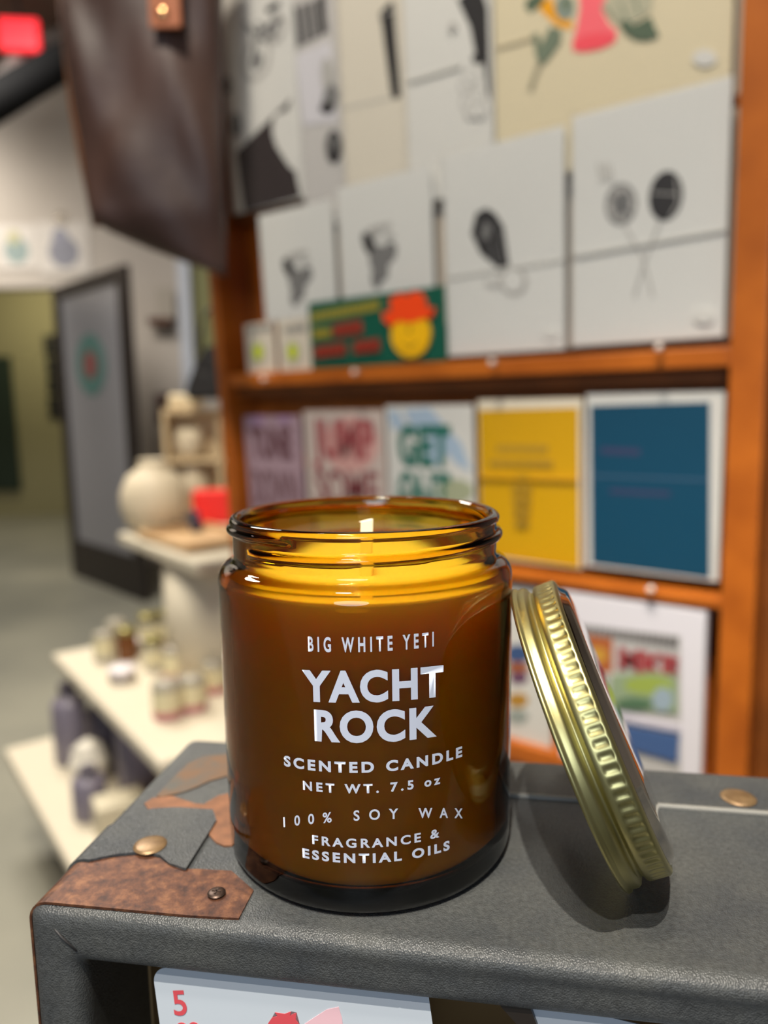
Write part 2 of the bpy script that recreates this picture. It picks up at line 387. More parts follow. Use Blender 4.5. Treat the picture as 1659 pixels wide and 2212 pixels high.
tin(460, 1500, zm, 'cream labelled jar peeking out beside the amber candle', .027, .068)
tin(442, 1452, zm, 'dull grey topped cream jar behind the jar beside the amber candle', .030, .080, lid=GOLD0)
tin(402, 1408, zm, 'pale jar with a gold lid at the foot of the upper drum', .026, .075, bot=CLEARISH, lid=GOLD0)
tin(248, 1400, zm, 'pale grey jar at the very back left of the middle board', .026, .070, bot=CLEARISH, mid=CLEARISH)
def tinytin(px, py, label):
    p = at_z(px, py, zm); e = empty('candle_tin', label, 'tin', (p.x, p.y, zm), 0, 'small round tins on the middle board')
    bm = bmesh.new(); lathe(bm, [(.028, 0), (.029, .002), (.029, .02)], 32); fin('tin_body', bm, mat('grey_tin', '#a39c98', .35, .6), e)
    bm = bmesh.new(); lathe(bm, [(.0295, .02), (.0295, .03), (.027, .032)], 32); fin('lid', bm, WLID, e)
tinytin(265, 1470, 'small pale round tin lying near the left edge of the middle board')
tinytin(292, 1405, 'small round tin with a white lid in front of the amber jar')

# low board: violet grey bottles and a white round jar
zl = zt['low']
VG = mat('violet_grey_bottle', '#7c7582', .3); VG2 = mat('dark_violet_box', '#4d4650', .5)
def bottle(px, py, label, r, h, m):
    p = at_z(px, py, zl); e = empty('bottle', label, 'bottle', (p.x, p.y, zl), 0, 'grey bottles on the lowest board')
    bm = bmesh.new(); lathe(bm, [(r*.95, 0), (r, .004), (r, h*.72), (r*.8, h*.8), (r*.42, h*.84), (r*.42, h*.87)], 32); fin('bottle_body', bm, m, e)
    bm = bmesh.new(); lathe(bm, [(r*.5, h*.87), (r*.5, h), (r*.4, h*1.005)], 24); fin('cap', bm, VG2, e)
bottle(158, 1640, 'tall violet grey bottle at the left of the lowest board', .042, .20, VG)
bottle(240, 1660, 'dark violet bottle under the edge of the middle board', .045, .21, VG2)
bottle(300, 1700, 'violet grey bottle close to the suitcase corner', .045, .215, VG)
bottle(196, 1760, 'short grey bottle at the front of the lowest board', .035, .11, VG)
p = at_z(196, 1690, zl); e = empty('lidded_jar', 'round white jar standing between the grey bottles on the lowest board', 'jar', (p.x, p.y, zl))
bm = bmesh.new(); lathe(bm, [(.03, 0), (.042, .02), (.044, .05), (.036, .08)], 32); fin('jar_body', bm, WHITE, e)
bm = bmesh.new(); lathe(bm, [(.036, .08), (.038, .084), (.02, .1), (.006, .108), (0, .11)], 32); fin('lid', bm, WHITE, e)
p = at_z(262, 1790, zl); bm = bmesh.new(); box(bm, (-.05, -.035, 0), (.05, .035, .07), .004)
tag(fin('gift_box', bm, mat('cream_box', '#c7bda3', .6)), 'cream box on the lowest board right behind the suitcase', 'box'); o_ = bpy.data.objects['gift_box']; o_.location = p; o_.rotation_euler = (0, 0, .5)
p = at_z(262, 1690, zl)

# things on the top board
zp = zt['top']
TAN = mat('natural_wood_tray', '#c7a67c', .55, noise=(18, '#b08a5c', .3, .8)); CER = mat('cream_ceramic', '#cdbfa4', .6, bump=(60, .2, .002))
p = at_z(425, 1172, zp); e = empty('wooden_tray', 'natural wood tray lying at the front of the top board', 'tray', (p.x, p.y+.02, zp), ang+.05)
bm = bmesh.new(); box(bm, (-.13, -.09, 0), (.13, .09, .008), .002)
for s in (-1, 1): box(bm, (-.13, s*.09-.004, .006), (.13, s*.09+.004, .02), .002); box(bm, (s*.13-.004, -.09, .006), (s*.13+.004, .09, .02), .002)
fin('tray_body', bm, TAN, e)
p = at_z(330, 1150, zp); e = empty('ceramic_vase', 'large round cream vase at the left of the top board', 'vase', (p.x, p.y+.03, zp))
bm = bmesh.new(); lathe(bm, [(.04, 0), (.07, .02), (.082, .06), (.080, .10), (.062, .14), (.035, .16), (.03, .172), (.034, .18), (.028, .178), (.024, .165), (0, .16)], 48, cap=False); fin('vase_body', bm, CER, e)
def onboard(name, label, cat, px, py, z, lo, hi, m, rz=0, bev=.003, group=None, dy=0):
    p = at_z(px, py, z); bm = bmesh.new(); box(bm, lo, hi, bev)
    o = fin(name, bm, m); o.location = (p.x, p.y+dy, z); o.rotation_euler = (0, 0, rz); return tag(o, label, cat, group)
onboard('gift_box', 'bright red box on the top board against the wooden rack post', 'box', 470, 1128, zp, (-.06, -.03, 0), (.045, .03, .088), mat('bright_red_box', '#f02418', .4), .1)
onboard('tin_cup', 'small dark green cup on the top board in front of the round vase', 'cup', 358, 1140, zp, (-.02, -.02, 0), (.02, .02, .032), mat('dark_green_cup', '#3a3a2c', .5), .3, .008)
p = at_z(425, 1155, zp); e = empty('navy_figurine', 'little navy blue figurine in front of the red box', 'figurine', (p.x, p.y, zp+.009))
bm = bmesh.new(); lathe(bm, [(.012, 0), (.016, .01), (.013, .026), (.007, .03), (.011, .038), (.008, .047), (0, .05)], 24); fin('figurine_body', bm, mat('navy_glaze', '#2c2c44', .4), e)
# cream wooden house shaped display box behind
p = at_z(440, 1105, zp); e = empty('display_box', 'cream wooden stacking display box at the back of the top board', 'display box', (p.x, p.y+.12, zp), .1)
bm = bmesh.new()
for z0_ in (0, .14, .29): box(bm, (-.13, -.05, z0_), (.17, .06, z0_+.014), .002)
for x_ in (-.13, .03, .156): box(bm, (x_, -.05, .01), (x_+.014, .06, .29), .002)
box(bm, (-.13, .05, 0), (.17, .06, .29))
fin('carcass', bm, mat('cream_wood', '#cdb68e', .6), e)
p0 = Vector((p.x, p.y+.12, zp))
def inbox(name, label, cat, x, z, prof, m, group=None):
    bm = bmesh.new(); lathe(bm, prof, 28); o = fin(name, bm, m); o.location = p0+Vector((x, .0, z)); return tag(o, label, cat, group)
inbox('ceramic_cup', 'rounded cream cup in the left of the display box upper shelf', 'cup', -.06, .154, [(.03, 0), (.042, .02), (.044, .06), (.038, .09), (.034, .088), (0, .08)], CER)
inbox('ceramic_cup', 'tan cup in the right of the display box upper shelf', 'cup', .09, .154, [(.025, 0), (.038, .02), (.042, .07), (.036, .10), (.032, .098), (0, .09)], mat('tan_ceramic', '#b8935e', .5))
inbox('ceramic_cup', 'grey cup in the lower right of the display box', 'cup', .09, .014, [(.03, 0), (.045, .02), (.045, .09), (.04, .09), (0, .08)], mat('grey_ceramic', '#6a6258', .5))
inbox('ceramic_vase', 'pale bulging vase in the lower left of the display box', 'vase', -.055, .014, [(.03, 0), (.052, .03), (.05, .07), (.03, .1), (.024, .11), (.028, .118), (0, .11)], CER)
onboard('glass_bottle', 'small blue bottle beside the round vase', 'bottle', 392, 1128, zp, (-.012, -.012, 0), (.012, .012, .10), mat('blue_glass', '#40507c', .3), .4, .006)
# cream parcels and black bag on the display box
bm = bmesh.new(); box(bm, (-.11, -.04, 0), (-.02, .04, .045), .01)
o = fin('folded_cloth', bm, mat('cream_cloth', '#d8c6a2', .8)); o.location = p0+Vector((0, 0, .304)); tag(o, 'folded cream cloth on top of the display box', 'cloth')
e = empty('black_handbag', 'black handbag hanging behind the display box below the window', 'bag', at_depth(452, 862, 2.2))
bm = bmesh.new()
prism(bm, [(-.062, 0), (.10, 0), (.105, .05), (.085, .11), (.05, .155), (.0, .15), (-.035, .09), (-.06, .03)], -.04, .04, 0, Matrix.Rotation(PI/2, 4, 'X'))
bmesh.ops.bevel(bm, geom=bm.edges[:], offset=.008, segments=2, affect='EDGES'); fin('bag_body', bm, mat('black_bag', '#0e0b0b', .7), e)
bm = bmesh.new(); tube(bm, [(-.02+.04*(1-math.cos(k*PI/10)), 0, .14+.12*math.sin(k*PI/10)) for k in range(11)], .006); fin('handle', bm, mat('black_bag', '#0e0b0b'), e)

# ------------------------------------------------------------------ rack of prints
az = math.radians(-38.8); lean = math.radians(-3.0)
U = Vector((math.cos(az), math.sin(az), 0)); nh = Vector((U.y, -U.x, 0))
V = (Vector((0, 0, math.cos(lean))) - nh*math.sin(lean)).normalized(); Nn = U.cross(V).normalized()
O = at_depth(1572, 1000, .75)
RM = Matrix((U.to_4d(), V.to_4d(), Nn.to_4d(), (0, 0, 0, 1))).transposed()
for i in range(3): RM[i][3] = O[i]; RM[3][i] = 0
RM[3][3] = 1
def rk(x, y, wz=0.0):
    p = at_plane(x, y, O+Nn*wz, Nn)-O; return (p.dot(U), p.dot(V))
uL = rk(500, 700)[0]
rack = empty('print_rack', 'tall orange stained wooden rack holding bagged prints behind the amber candle', 'rack', matrix=RM)
v0 = (FLOOR-O.z)/V.z+.01; v1 = 1.15
def rbox(name, lo, hi, m, bev=.002):
    bm = bmesh.new(); box(bm, lo, hi, bev); o = fin(name, bm, m); o.parent = rack; return o
uPR0 = 0.004; 
rbox('post', (uPR0, v0, -.05), (uPR0+.032, v1, .028), WOOD)
rbox('post', (uL-.012, v0, -.05), (uL+.006, v1, .028), WOOD)
rbox('back_panel', (uL, v0+.3, -.05), (uPR0, v1, -.038), WOOD)
DWOOD = mat('dark_shaded_wood', '#7f4515', .5, noise=(14, '#5f330e', .3, .75, (1, 1, .12)))  # darker rack wood, shade below the rails put into its colour
rbox('backing_board', (rk(612, 500)[0], rk(1560, 733)[1]-.0, -.0175), (uPR0-.002, v1, -.0135), mat('grey_backing', '#b5a999', .7))
rbox('side_panel', (uPR0+.032, v0, -.35), (uPR0+.06, v1, -.01), DWOOD)
# shelf rails with acrylic pins
def rail(ytop_l, ytop_r, ybot_r, xl, xr, pins):
    vt = (rk(xl, ytop_l)[1]+rk(xr, ytop_r)[1])/2; vb = rk(xr, ybot_r)[1]
    rbox('shelf_rail', (uL+.004, vb, .004), (uPR0, vt, .024), WOOD)
    rbox('shelf_board', (uL+.004, vb-.018, -.04), (uPR0, vt-.006, .004), DWOOD)
    for k, (px, py) in enumerate(pins):
        u_, v_ = rk(px, py, .026)
        bm = bmesh.new()
        prof = [(.0, 0), (.0015, 0), (.0015, .007), (.0032, .009), (.0040, .012), (.0032, .015), (0, .016)]
        lathe(bm, prof, 20)
        o = fin('push_pin', bm, mat('acrylic_pin', '#e4d8cc', .08, coat=1), None)
        o.matrix_world = RM @ Matrix.Translation((u_, v_, .024))
        tag(o, pins_lab.pop(0), 'pin', 'clear pins along the rack rails')
    return vt, vb
pins_lab = ['clear pin at the far left end of the upper rail, below the two small stickers', 'clear pin on the upper rail below the green banner card',
            'clear pin on the upper rail below the white print with the dark gem', 'clear pin on the upper rail nearest the right post',
            'clear pin on the lower rail under the blue print']
vt1, vb1 = rail(814, 738, 792, 530, 1560, [(580, 818), (776, 803), (1072, 782), (1430, 750)])
vt2, vb2 = rail(1160, 1252, 1300, 530, 1545, [(1412, 1268)])
vt0 = vt1+.62
rbox('shelf_rail', (uL+.004, vt0-.03, .004), (uPR0, vt0, .024), WOOD)

class Print:
    """a print standing on the rack: sheet plus printed shapes in one mesh; pixel positions are laid on the rack's own plane"""
    def __init__(s, name, label, cat, quad, wz, thick=.0015, paper=PAPER, group=None, sleeve=False, lift=True, rnd=0):
        (x0, y0), (x1, y1), (x2, y2), (x3, y3) = quad   # TL TR BR BL
        s.wz = wz
        q = [rk(*p, wz) for p in quad]
        s.u0 = (q[0][0]+q[3][0])/2; s.u1 = (q[1][0]+q[2][0])/2; s.v1 = (q[0][1]+q[1][1])/2; s.v0 = (q[2][1]+q[3][1])/2
        s.w = s.u1-s.u0; s.h = s.v1-s.v0
        s.bm = bmesh.new(); s.mats = [paper]; s.layer = 0; s.thick = thick
        box(s.bm, (0, 0, 0), (s.w, s.h, thick), .0004, 1)
        s.name = name; s.label = label; s.cat = cat; s.group = group; s.sleeve = sleeve
    def mi(s, m):
        if m not in s.mats: s.mats.append(m)
        return s.mats.index(m)
    def px(s, pts): return [(rk(x, y, s.wz)[0]-s.u0, rk(x, y, s.wz)[1]-s.v0) for x, y in pts]
    def clampp(s, p): return (min(max(p[0], .0008), s.w-.0008), min(max(p[1], .0008), s.h-.0008))
    def poly(s, pts, m, clamp=True):
        P = s.px(pts)
        if clamp: P = [s.clampp(p) for p in P]
        s.loc(P, m)
    def loc(s, P, m):
        s.layer += 1; z = s.thick
        try: prism(s.bm, P, z-.0002, z+.00012*s.layer+.0001, s.mi(m))
        except ValueError: pass
    def ell(s, x, y, rx, ry, m, rot=0): s.poly(ellipse(x, y, rx, ry, 28, rot), m)
    def line(s, pts, wpx, m):
        for (x0, y0), (x1, y1) in zip(pts, pts[1:]):
            L = math.hypot(x1-x0, y1-y0) or 1; nx, ny = -(y1-y0)/L*wpx/2, (x1-x0)/L*wpx/2
            s.poly([(x0+nx, y0+ny), (x1+nx, y1+ny), (x1-nx, y1-ny), (x0-nx, y0-ny)], m)
    def text(s, t, x0, x1, ybase, ytop, m, bold=.03, spacing=1):
        """word fitted between two pixel columns and rows"""
        (ua, va), (ub, vb) = s.px([(x0, ybase[0]), (x1, ybase[1])]); vtop = s.px([(x0, ytop)])[0][1]
        bm, w_ = text_mesh(t, spacing, bold)
        k = (ub-ua)/w_; hh = vtop-va; s.layer += 1
        i = s.mi(m)
        for v in bm.verts: v.co = Vector((ua+v.co.x*k, va+v.co.y*hh, s.thick+.0001+.00012*s.layer))
        for f in bm.faces: f.material_index = i
        merge(s.bm, bm)
    def done(s):
        M_ = RM @ Matrix.Translation((s.u0, s.v0, s.wz))
        if s.sleeve:
            e = empty(s.name, s.label, s.cat, group=s.group, matrix=M_)
            fin('printed_sheet', s.bm, s.mats).parent = e
            bm = bmesh.new(); g = .003; t = s.thick+.00012*s.layer+.0012
            nx, ny = 14, 18
            vs_ = [[bm.verts.new((-g+(s.w+2*g)*i/nx, -g*.3+(s.h+1.6*g)*j/ny, t+.0006*math.sin(i*1.3+j*.7)*math.sin(j*.9+.3*i))) for i in range(nx+1)] for j in range(ny+1)]
            for j in range(ny):
                for i in range(nx): bm.faces.new((vs_[j][i], vs_[j][i+1], vs_[j+1][i+1], vs_[j+1][i]))
            o = fin('plastic_sleeve', bm, SLEEVE, smooth=True); o.parent = e
            return e
        return tag(fin(s.name, s.bm, s.mats, matrix=M_), s.label, s.cat, s.group)
WCARD = mat('off_white_card', '#dad9d3', .55)
GB = 'bagged white prints on the upper rail'
# --- row B
p = Print('bagged_print', 'large white bagged print of two round whisks with crossed handles, right end of upper rail', 'print', [(1232, 254), (1574, 168), (1573, 728), (1243, 748)], .006, .002, WCARD, GB, True)
p.ell(1343, 442, 34, 46, GREYINK, .1); p.ell(1343, 442, 27, 38, LGREYINK, .1); p.ell(1345, 440, 17, 25, GREYINK, .3)
p.ell(1440, 424, 36, 54, BLACKINK, .15); p.line([(1410, 417), (1468, 421)], 3, LGREYINK); p.line([(1462, 385), (1466, 440), (1448, 470)], 3, LGREYINK)
p.line([(1352, 490), (1392, 560), (1412, 640)], 4, LGREYINK); p.line([(1428, 478), (1396, 560), (1372, 640)], 4, LGREYINK)
for k in range(4): p.line([(1294+k*9, 352+(k % 2)*4), (1299+k*9, 392)], 3, LGREYINK)
for a_ in (.5, 1.2, 2.1): p.line([(1343-24*math.cos(a_), 442-34*math.sin(a_)), (1343+24*math.cos(a_), 442+34*math.sin(a_))], 3, GREYINK)
p.line([(1240, 556), (1574, 498)], 4, FOLD)
p.ell(1522, 684, 22, 16, PAPER); p.done()
p = Print('bagged_print', 'white bagged print of a dark faceted gem on upper rail', 'print', [(953, 336), (1210, 277), (1232, 748), (975, 775)], .006, .002, WCARD, GB, True)
p.poly([(1030, 462), (1052, 450), (1072, 462), (1090, 490), (1102, 575), (1078, 580), (1040, 548), (1020, 505)], BLACKINK)
p.poly([(1048, 478), (1064, 486), (1058, 520), (1040, 515)], GREYINK); p.line([(1078, 490), (1092, 568)], 3, GREYINK); p.line([(1062, 525), (1075, 572)], 3, GREYINK)
p.poly(ellipse(1112, 608, 30, 32, 20, 0), LGREYINK); p.poly(ellipse(1110, 606, 22, 24, 20, 0), WCARD); p.ell(1068, 610, 18, 12, LGREYINK); p.ell(1066, 607, 12, 8, WCARD)
p.line([(970, 602), (1228, 562)], 4, FOLD)
p.ell(1192, 722, 18, 11, PAPER); p.done()
for k, (q, cx, cy, sc, lb) in enumerate([([(728, 402), (925, 365), (948, 640), (745, 672)], 822, 540, 1, 'white bagged print with a grey leafy sketch right behind the green banner card'),
                             ([(558, 462), (712, 436), (738, 672), (578, 700)], 645, 590, .85, 'white bagged print with a grey leafy sketch, leftmost on the upper rail')]):
    p = Print('bagged_print', lb, 'print', q, .004-.001*k, .002, WCARD, GB, True)
    for dx, dy, rx, ry, r_ in ((-22, -10, 12, 30, -.4), (0, 20, 22, 30, .1), (20, 8, 16, 26, .4), (6, 44, 14, 24, 0), (-6, 60, 12, 24, 0)):
        p.ell(cx+dx*sc, cy+dy*sc, rx*sc, ry*sc, GREYINK if dx > -10 else BLACKINK, r_)
    for dx, dy in ((-16, -44), (0, -50), (16, -52), (-8, -32), (22, -30)): p.ell(cx+dx*sc, cy+dy*sc, 11*sc, 6*sc, LGREYINK, -.3)
    p.done()
# --- green banner and little cards on the rail
GREEN = mat('dark_green_print', '#07513f', .45)
p = Print('banner_card', 'dark green banner card with a yellow face in an orange hat on the upper rail', 'card', [(662, 664), (962, 606), (966, 776), (680, 798)], .0125, .0015, GREEN)
OY = mat('olive_yellow_ink', '#93862c', .5); BR = mat('brick_red_ink', '#8f2f20', .5); OR = mat('orange_red_ink', '#ee4408', .5); YL = mat('warm_yellow_ink', '#e8b000', .5)
for k in range(13): p.poly([(673+k*11.6, 676-k*2.2), (682+k*11.6, 674-k*2.2), (683+k*11.6, 694-k*2.1), (674+k*11.6, 696-k*2.1)], OY)
for k in range(4): p.poly([(678+k*10, 712-k), (686+k*10, 711-k), (687+k*10, 731-k), (679+k*10, 732-k)], OY)
for k in range(5): p.poly([(722+k*13, 702-k*2.4), (732+k*13, 700-k*2.4), (734+k*13, 727-k*2), (724+k*13, 729-k*2)], BR)
for k in range(6): p.poly([(682+k*11.6, 750-k*1.6), (691+k*11.6, 748-k*1.6), (692+k*11.6, 772-k*1.4), (683+k*11.6, 774-k*1.4)], BR)
for k in range(5): p.poly([(768+k*11.4, 738-k*1.4), (777+k*11.4, 736-k*1.4), (778+k*11.4, 762-k*1.2), (769+k*11.4, 764-k*1.2)], BR)
p.ell(892, 722, 42, 50, YL, .05)
p.line([(890, 705), (889, 720)], 5, mat('olive_line', '#8a6a08')); p.line([(872, 745), (890, 752), (908, 742)], 4, mat('olive_line', '#8a6a08'))
p.poly([(848, 645), (862, 640), (868, 634), (885, 640), (898, 630), (912, 632), (922, 648), (926, 668), (945, 664), (938, 684), (912, 692), (890, 698), (868, 694), (850, 705), (834, 692), (832, 676), (850, 674)], OR)
p.done()
for k, (q, lb) in enumerate([([(596, 698), (662, 680), (680, 798), (610, 806)], 'small white card with a lime green dot beside the green banner'),
                        ([(524, 704), (588, 694), (602, 807), (542, 816)], 'small white card with a lime green dot nearest the left post')]):
    p = Print('sticker_card', lb, 'card', q, .0135, .0012, mat('sticker_paper', '#c9bfae', .6), 'small cards at the left of the upper rail')
    cx = (q[0][0]+q[2][0])/2
    for j in range(4): p.poly([(cx-22+j*12, 708-j*2-(1-k)*2), (cx-13+j*12, 706-j*2-(1-k)*2), (cx-12+j*12, 720-j*2), (cx-21+j*12, 722-j*2)], GREYINK)
    p.ell(cx-4, 762, 16, 26, mat('sticker_grey', '#a7a690', .6)); p.ell(cx-4, 760, 10, 17, mat('lime_green', '#b9c400', .5)); p.done()
# --- row A (upper shelf, prints standing on a hidden ledge)
GA = 'bagged prints on the top shelf'
p = Print('bagged_print', 'large cream print with pink bell and green leaves, top right of the rack', 'print', [(1068, -420), (1592, -610), (1592, 290), (1068, 410)], .0, .002, CREAM, GA, True)
LG = mat('sage_green_ink', '#74806a', .6); DG = mat('deep_sage_ink', '#55664f', .6); PK = mat('coral_pink_ink', '#ff6f78', .5); PK2 = mat('hot_coral_ink', '#fb5561', .5); OG = mat('marigold_ink', '#f5a800', .5)
p.poly([(1140, 0), (1168, -20), (1185, 5), (1160, 22), (1148, 30), (1135, 18)], DG)
p.poly([(1165, 20), (1190, -10), (1205, 25), (1240, 52), (1238, 66), (1205, 58)], OG); p.ell(1222, 18, 22, 28, mat('slate_green', '#8b988c', .6)); p.ell(1225, 10, 12, 16, LG)
p.poly([(1252, -30), (1318, -40), (1310, 0), (1302, 25), (1318, 55), (1335, 68), (1332, 90), (1300, 108), (1262, 115), (1240, 112), (1238, 95), (1248, 60), (1255, 20)], PK)
p.ell(1286, 92, 47, 17, PK2, -.18)
p.poly([(1300, 15), (1345, -25), (1415, -20), (1408, 25), (1385, 40), (1345, 62), (1325, 45)], mat('pale_petal', '#b9b59a', .6)); p.line([(1342, 10), (1358, 50)], 4, LG); p.line([(1372, -8), (1382, 30)], 4, LG); p.line([(1310, 20), (1335, 45)], 3, LG)
p.poly([(1340, 52), (1352, 45), (1372, 56), (1408, 38), (1414, 55), (1426, 80), (1400, 90), (1375, 88), (1352, 74)], DG)
p.poly([(1152, 78), (1165, 72), (1172, 100), (1190, 60), (1215, 65), (1215, 90), (1195, 120), (1175, 142), (1162, 128)], LG); p.line([(1168, 138), (1148, 195)], 9, mat('stem_grey', '#a19a80', .6))
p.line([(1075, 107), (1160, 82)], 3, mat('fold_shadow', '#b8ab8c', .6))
p.ell(1524, 128, 26, 18, PAPER); p.done()
p = Print('bagged_print', 'white print with a black tower drawing left of the cream flower print', 'print', [(862, -280), (1060, -330), (1070, 400), (888, 450)], -.004, .002, PAPER, GA, True)
p.poly([(990, 0), (1040, -30), (1055, 20), (1058, 140), (1062, 220), (1054, 200), (1046, 140), (1032, 135), (1018, 60)], BLACKINK); p.ell(1034, 128, 12, 12, BLACKINK)
for x_, y_ in ((1008, 185), (1020, 168), (1012, 220), (1034, 210), (1022, 240), (1040, 240)): p.ell(x_, y_, 15, 20, LGREYINK, .3); p.ell(x_, y_, 11, 16, PAPER, .3)
for x_ in (980, 982): p.ell(x_, 66-(x_-980)*4, 8, 8, LGREYINK)
p.line([(885, 180), (1000, 145)], 4, FOLD); p.done()
p = Print('bagged_print', 'cream print with a tall black pen shape, third from the left on the top shelf', 'print', [(712, -240), (866, -280), (888, 450), (756, 500)], -.006, .002, mat('ivory_paper', '#d8d0bf', .7), GA, True)
p.poly([(822, 30), (845, 5), (853, 8), (856, 60), (868, 210), (852, 216), (846, 200), (828, 60)], BLACKINK); p.line([(828, 35), (850, 25)], 3, LGREYINK)
p.line([(742, 236), (850, 212)], 4, FOLD); p.done()
p = Print('bagged_print', 'white print with striped block and small sketch, second from the left on the top shelf', 'print', [(618, -220), (722, -240), (754, 470), (664, 500)], -.008, .002, mat('cool_paper', '#c4c0bb', .7), GA, True)
p.poly([(630, 20), (700, -5), (712, 70), (644, 105)], mat('stripe_grey', '#5f5d5d')); 
for k in range(3): p.line([(648+k*17, 14-k*6), (658+k*17, 95-k*8)], 4, LGREYINK)
p.poly([(692, -8), (704, -10), (708, 70), (698, 74)], BLACKINK)
p.poly([(642, 120), (716, 90), (732, 262), (658, 272)], mat('pale_lilac', '#d2cfd2', .7)); p.ell(712, 170, 15, 45, LGREYINK, -.1); p.ell(716, 215, 16, 32, GREYINK, .2); p.ell(710, 235, 16, 12, BLACKINK)
p.ell(724, 318, 17, 36, BLACKINK); p.ell(726, 310, 7, 18, GREYINK); p.done()
p = Print('bagged_print', 'white bicycle print with a big black corner block, leftmost on the top shelf', 'print', [(430, -200), (622, -230), (655, 425), (528, 462)], -.003, .002, PAPER, GA, True)
BC = mat('warm_black', '#332b2b', .6)
p.poly([(512, 330), (632, 212), (618, 260), (590, 290), (600, 320), (640, 370), (652, 425), (530, 458)], BC); p.poly([(596, 250), (632, 236), (650, 330), (645, 372), (628, 362), (600, 318), (590, 280)], PAPER)
for c_ in ((558, 128, 30, 50), (600, 62, 20, 34)):
    p.ell(*c_, LGREYINK, .25); p.ell(c_[0], c_[1], c_[2]-8, c_[3]-10, PAPER, .25); p.ell(c_[0], c_[1]+5, c_[2]-18 if c_[2] > 22 else 4, c_[3]-30 if c_[3] > 40 else 6, GREYINK, .25)
p.line([(530, 50), (575, 90), (612, 40), (560, 70), (552, 130)], 8, GREYINK); p.line([(580, 25), (606, 8)], 10, BLACKINK); p.line([(560, 50), (598, 80)], 8, GREYINK)
p.ell(494, 185, 8, 20, GREYINK); p.ell(512, 270, 12, 26, GREYINK); p.done()
rbox('shelf_board', (uL+.004, rk(700, 400)[1]-.02, -.04), (uPR0, rk(700, 400)[1]-.008, -.012), DWOOD)
# --- row C
p = Print('framed_print', 'blue print with a white border between the two rails, next to the right post', 'print', [(1266, 858), (1560, 838), (1560, 1256), (1270, 1222)], .006, .003, PAPER, None, True)
BL = mat('petrol_blue_print', '#0c4863', .4)
p.poly([(1278, 876), (1535, 868), (1535, 1248), (1280, 1216)], BL); p.line([(1300, 972), (1385, 976)], 14, mat('muted_plum', '#3a3f62', .5))
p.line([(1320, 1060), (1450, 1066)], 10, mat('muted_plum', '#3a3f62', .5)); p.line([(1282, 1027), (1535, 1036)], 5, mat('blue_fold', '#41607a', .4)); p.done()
p = Print('card_print', 'yellow print with small grey lettering left of the blue one', 'print', [(1034, 868), (1256, 856), (1262, 1232), (1040, 1200)], .006, .002, mat('cream_border', '#e4dac4', .6), None, True)
YP = mat('mustard_yellow_print', '#d7a400', .45); YG = mat('ochre_grey_ink', '#b08d2c', .5)
p.poly([(1036, 886), (1251, 880), (1253, 1226), (1040, 1196)], YP)
for k in range(9): p.poly([(1075+k*12.5, 962), (1085+k*12.5, 961), (1085+k*12.5, 976), (1075+k*12.5, 977)], YG)
for k in range(11): p.poly([(1060+k*12.6, 994), (1070+k*12.6, 993), (1070+k*12.6, 1007), (1060+k*12.6, 1008)], YG)
for j, wd in enumerate((26, 44, 40, 36, 30)): 
    for k in range(3): p.poly([(1132-wd/2+k*wd/3, 1026+j*24), (1132-wd/2+(k+.8)*wd/3, 1026+j*24), (1132-wd/2+(k+.8)*wd/3, 1039+j*24), (1132-wd/2+k*wd/3, 1039+j*24)], YG)
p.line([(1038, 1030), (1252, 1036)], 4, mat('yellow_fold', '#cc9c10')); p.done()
p = Print('card_print', 'white and blue print with the green letters GET between pink and yellow ones', 'print', [(838, 882), (1026, 868), (1030, 1250), (846, 1215)], .006, .002, PAPER, None, True)
SB = mat('sky_blue_ink', '#a9bdd0', .6); TG = mat('teal_green_ink', '#1f6f60', .5)
p.poly([(838, 888), (860, 885), (880, 920), (850, 930)], SB); p.poly([(872, 885), (930, 880), (960, 915), (1000, 960), (1020, 1020), (985, 1000), (940, 940), (895, 925)], SB); p.ell(945, 965, 25, 40, SB); p.ell(985, 1060, 40, 26, mat('meadow_green', '#a6ab8c', .6)); p.ell(900, 1090, 50, 40, mat('meadow_grey', '#8b9a90', .6))
p.text('GET', 864, 978, (1000, 1000), 918, TG, .05); p.text('OUT', 864, 978, (1100, 1100), 1015, TG, .03); p.done()
p = Print('card_print', 'pink print with tall red lettering reading JUMP', 'print', [(662, 892), (832, 880), (842, 1220), (670, 1190)], .006, .002, mat('blush_paper', '#cdbcb2', .6), None, True)
PR = mat('rose_red_ink', '#a64f52', .5); PR2 = mat('dark_rose_ink', '#86383f', .5)
p.ell(760, 960, 60, 60, mat('pale_rose', '#d6a49c', .6)); p.text('JUMP', 680, 814, (985, 985), 905, PR, .04); p.text('SOME', 688, 822, (1085, 1085), 1010, PR2, .02); p.done()
p = Print('card_print', 'mauve print with dark plum lettering nearest the left post', 'print', [(532, 902), (652, 893), (664, 1190), (544, 1165)], .006, .002, mat('mauve_paper', '#b396a0', .6), None, True)
PL = mat('plum_ink', '#6c434b', .5)
p.poly([(538, 896), (572, 893), (575, 915), (542, 918)], mat('lilac_patch', '#a583a5')); p.poly([(600, 893), (630, 892), (632, 912), (602, 914)], mat('lilac_patch', '#a583a5'))
p.text('TUNE', 548, 634, (985, 980), 922, PL, .05); p.text('DOWN', 552, 650, (1085, 1080), 1012, mat('plum_grey', '#7c5a60'), .03); p.done()
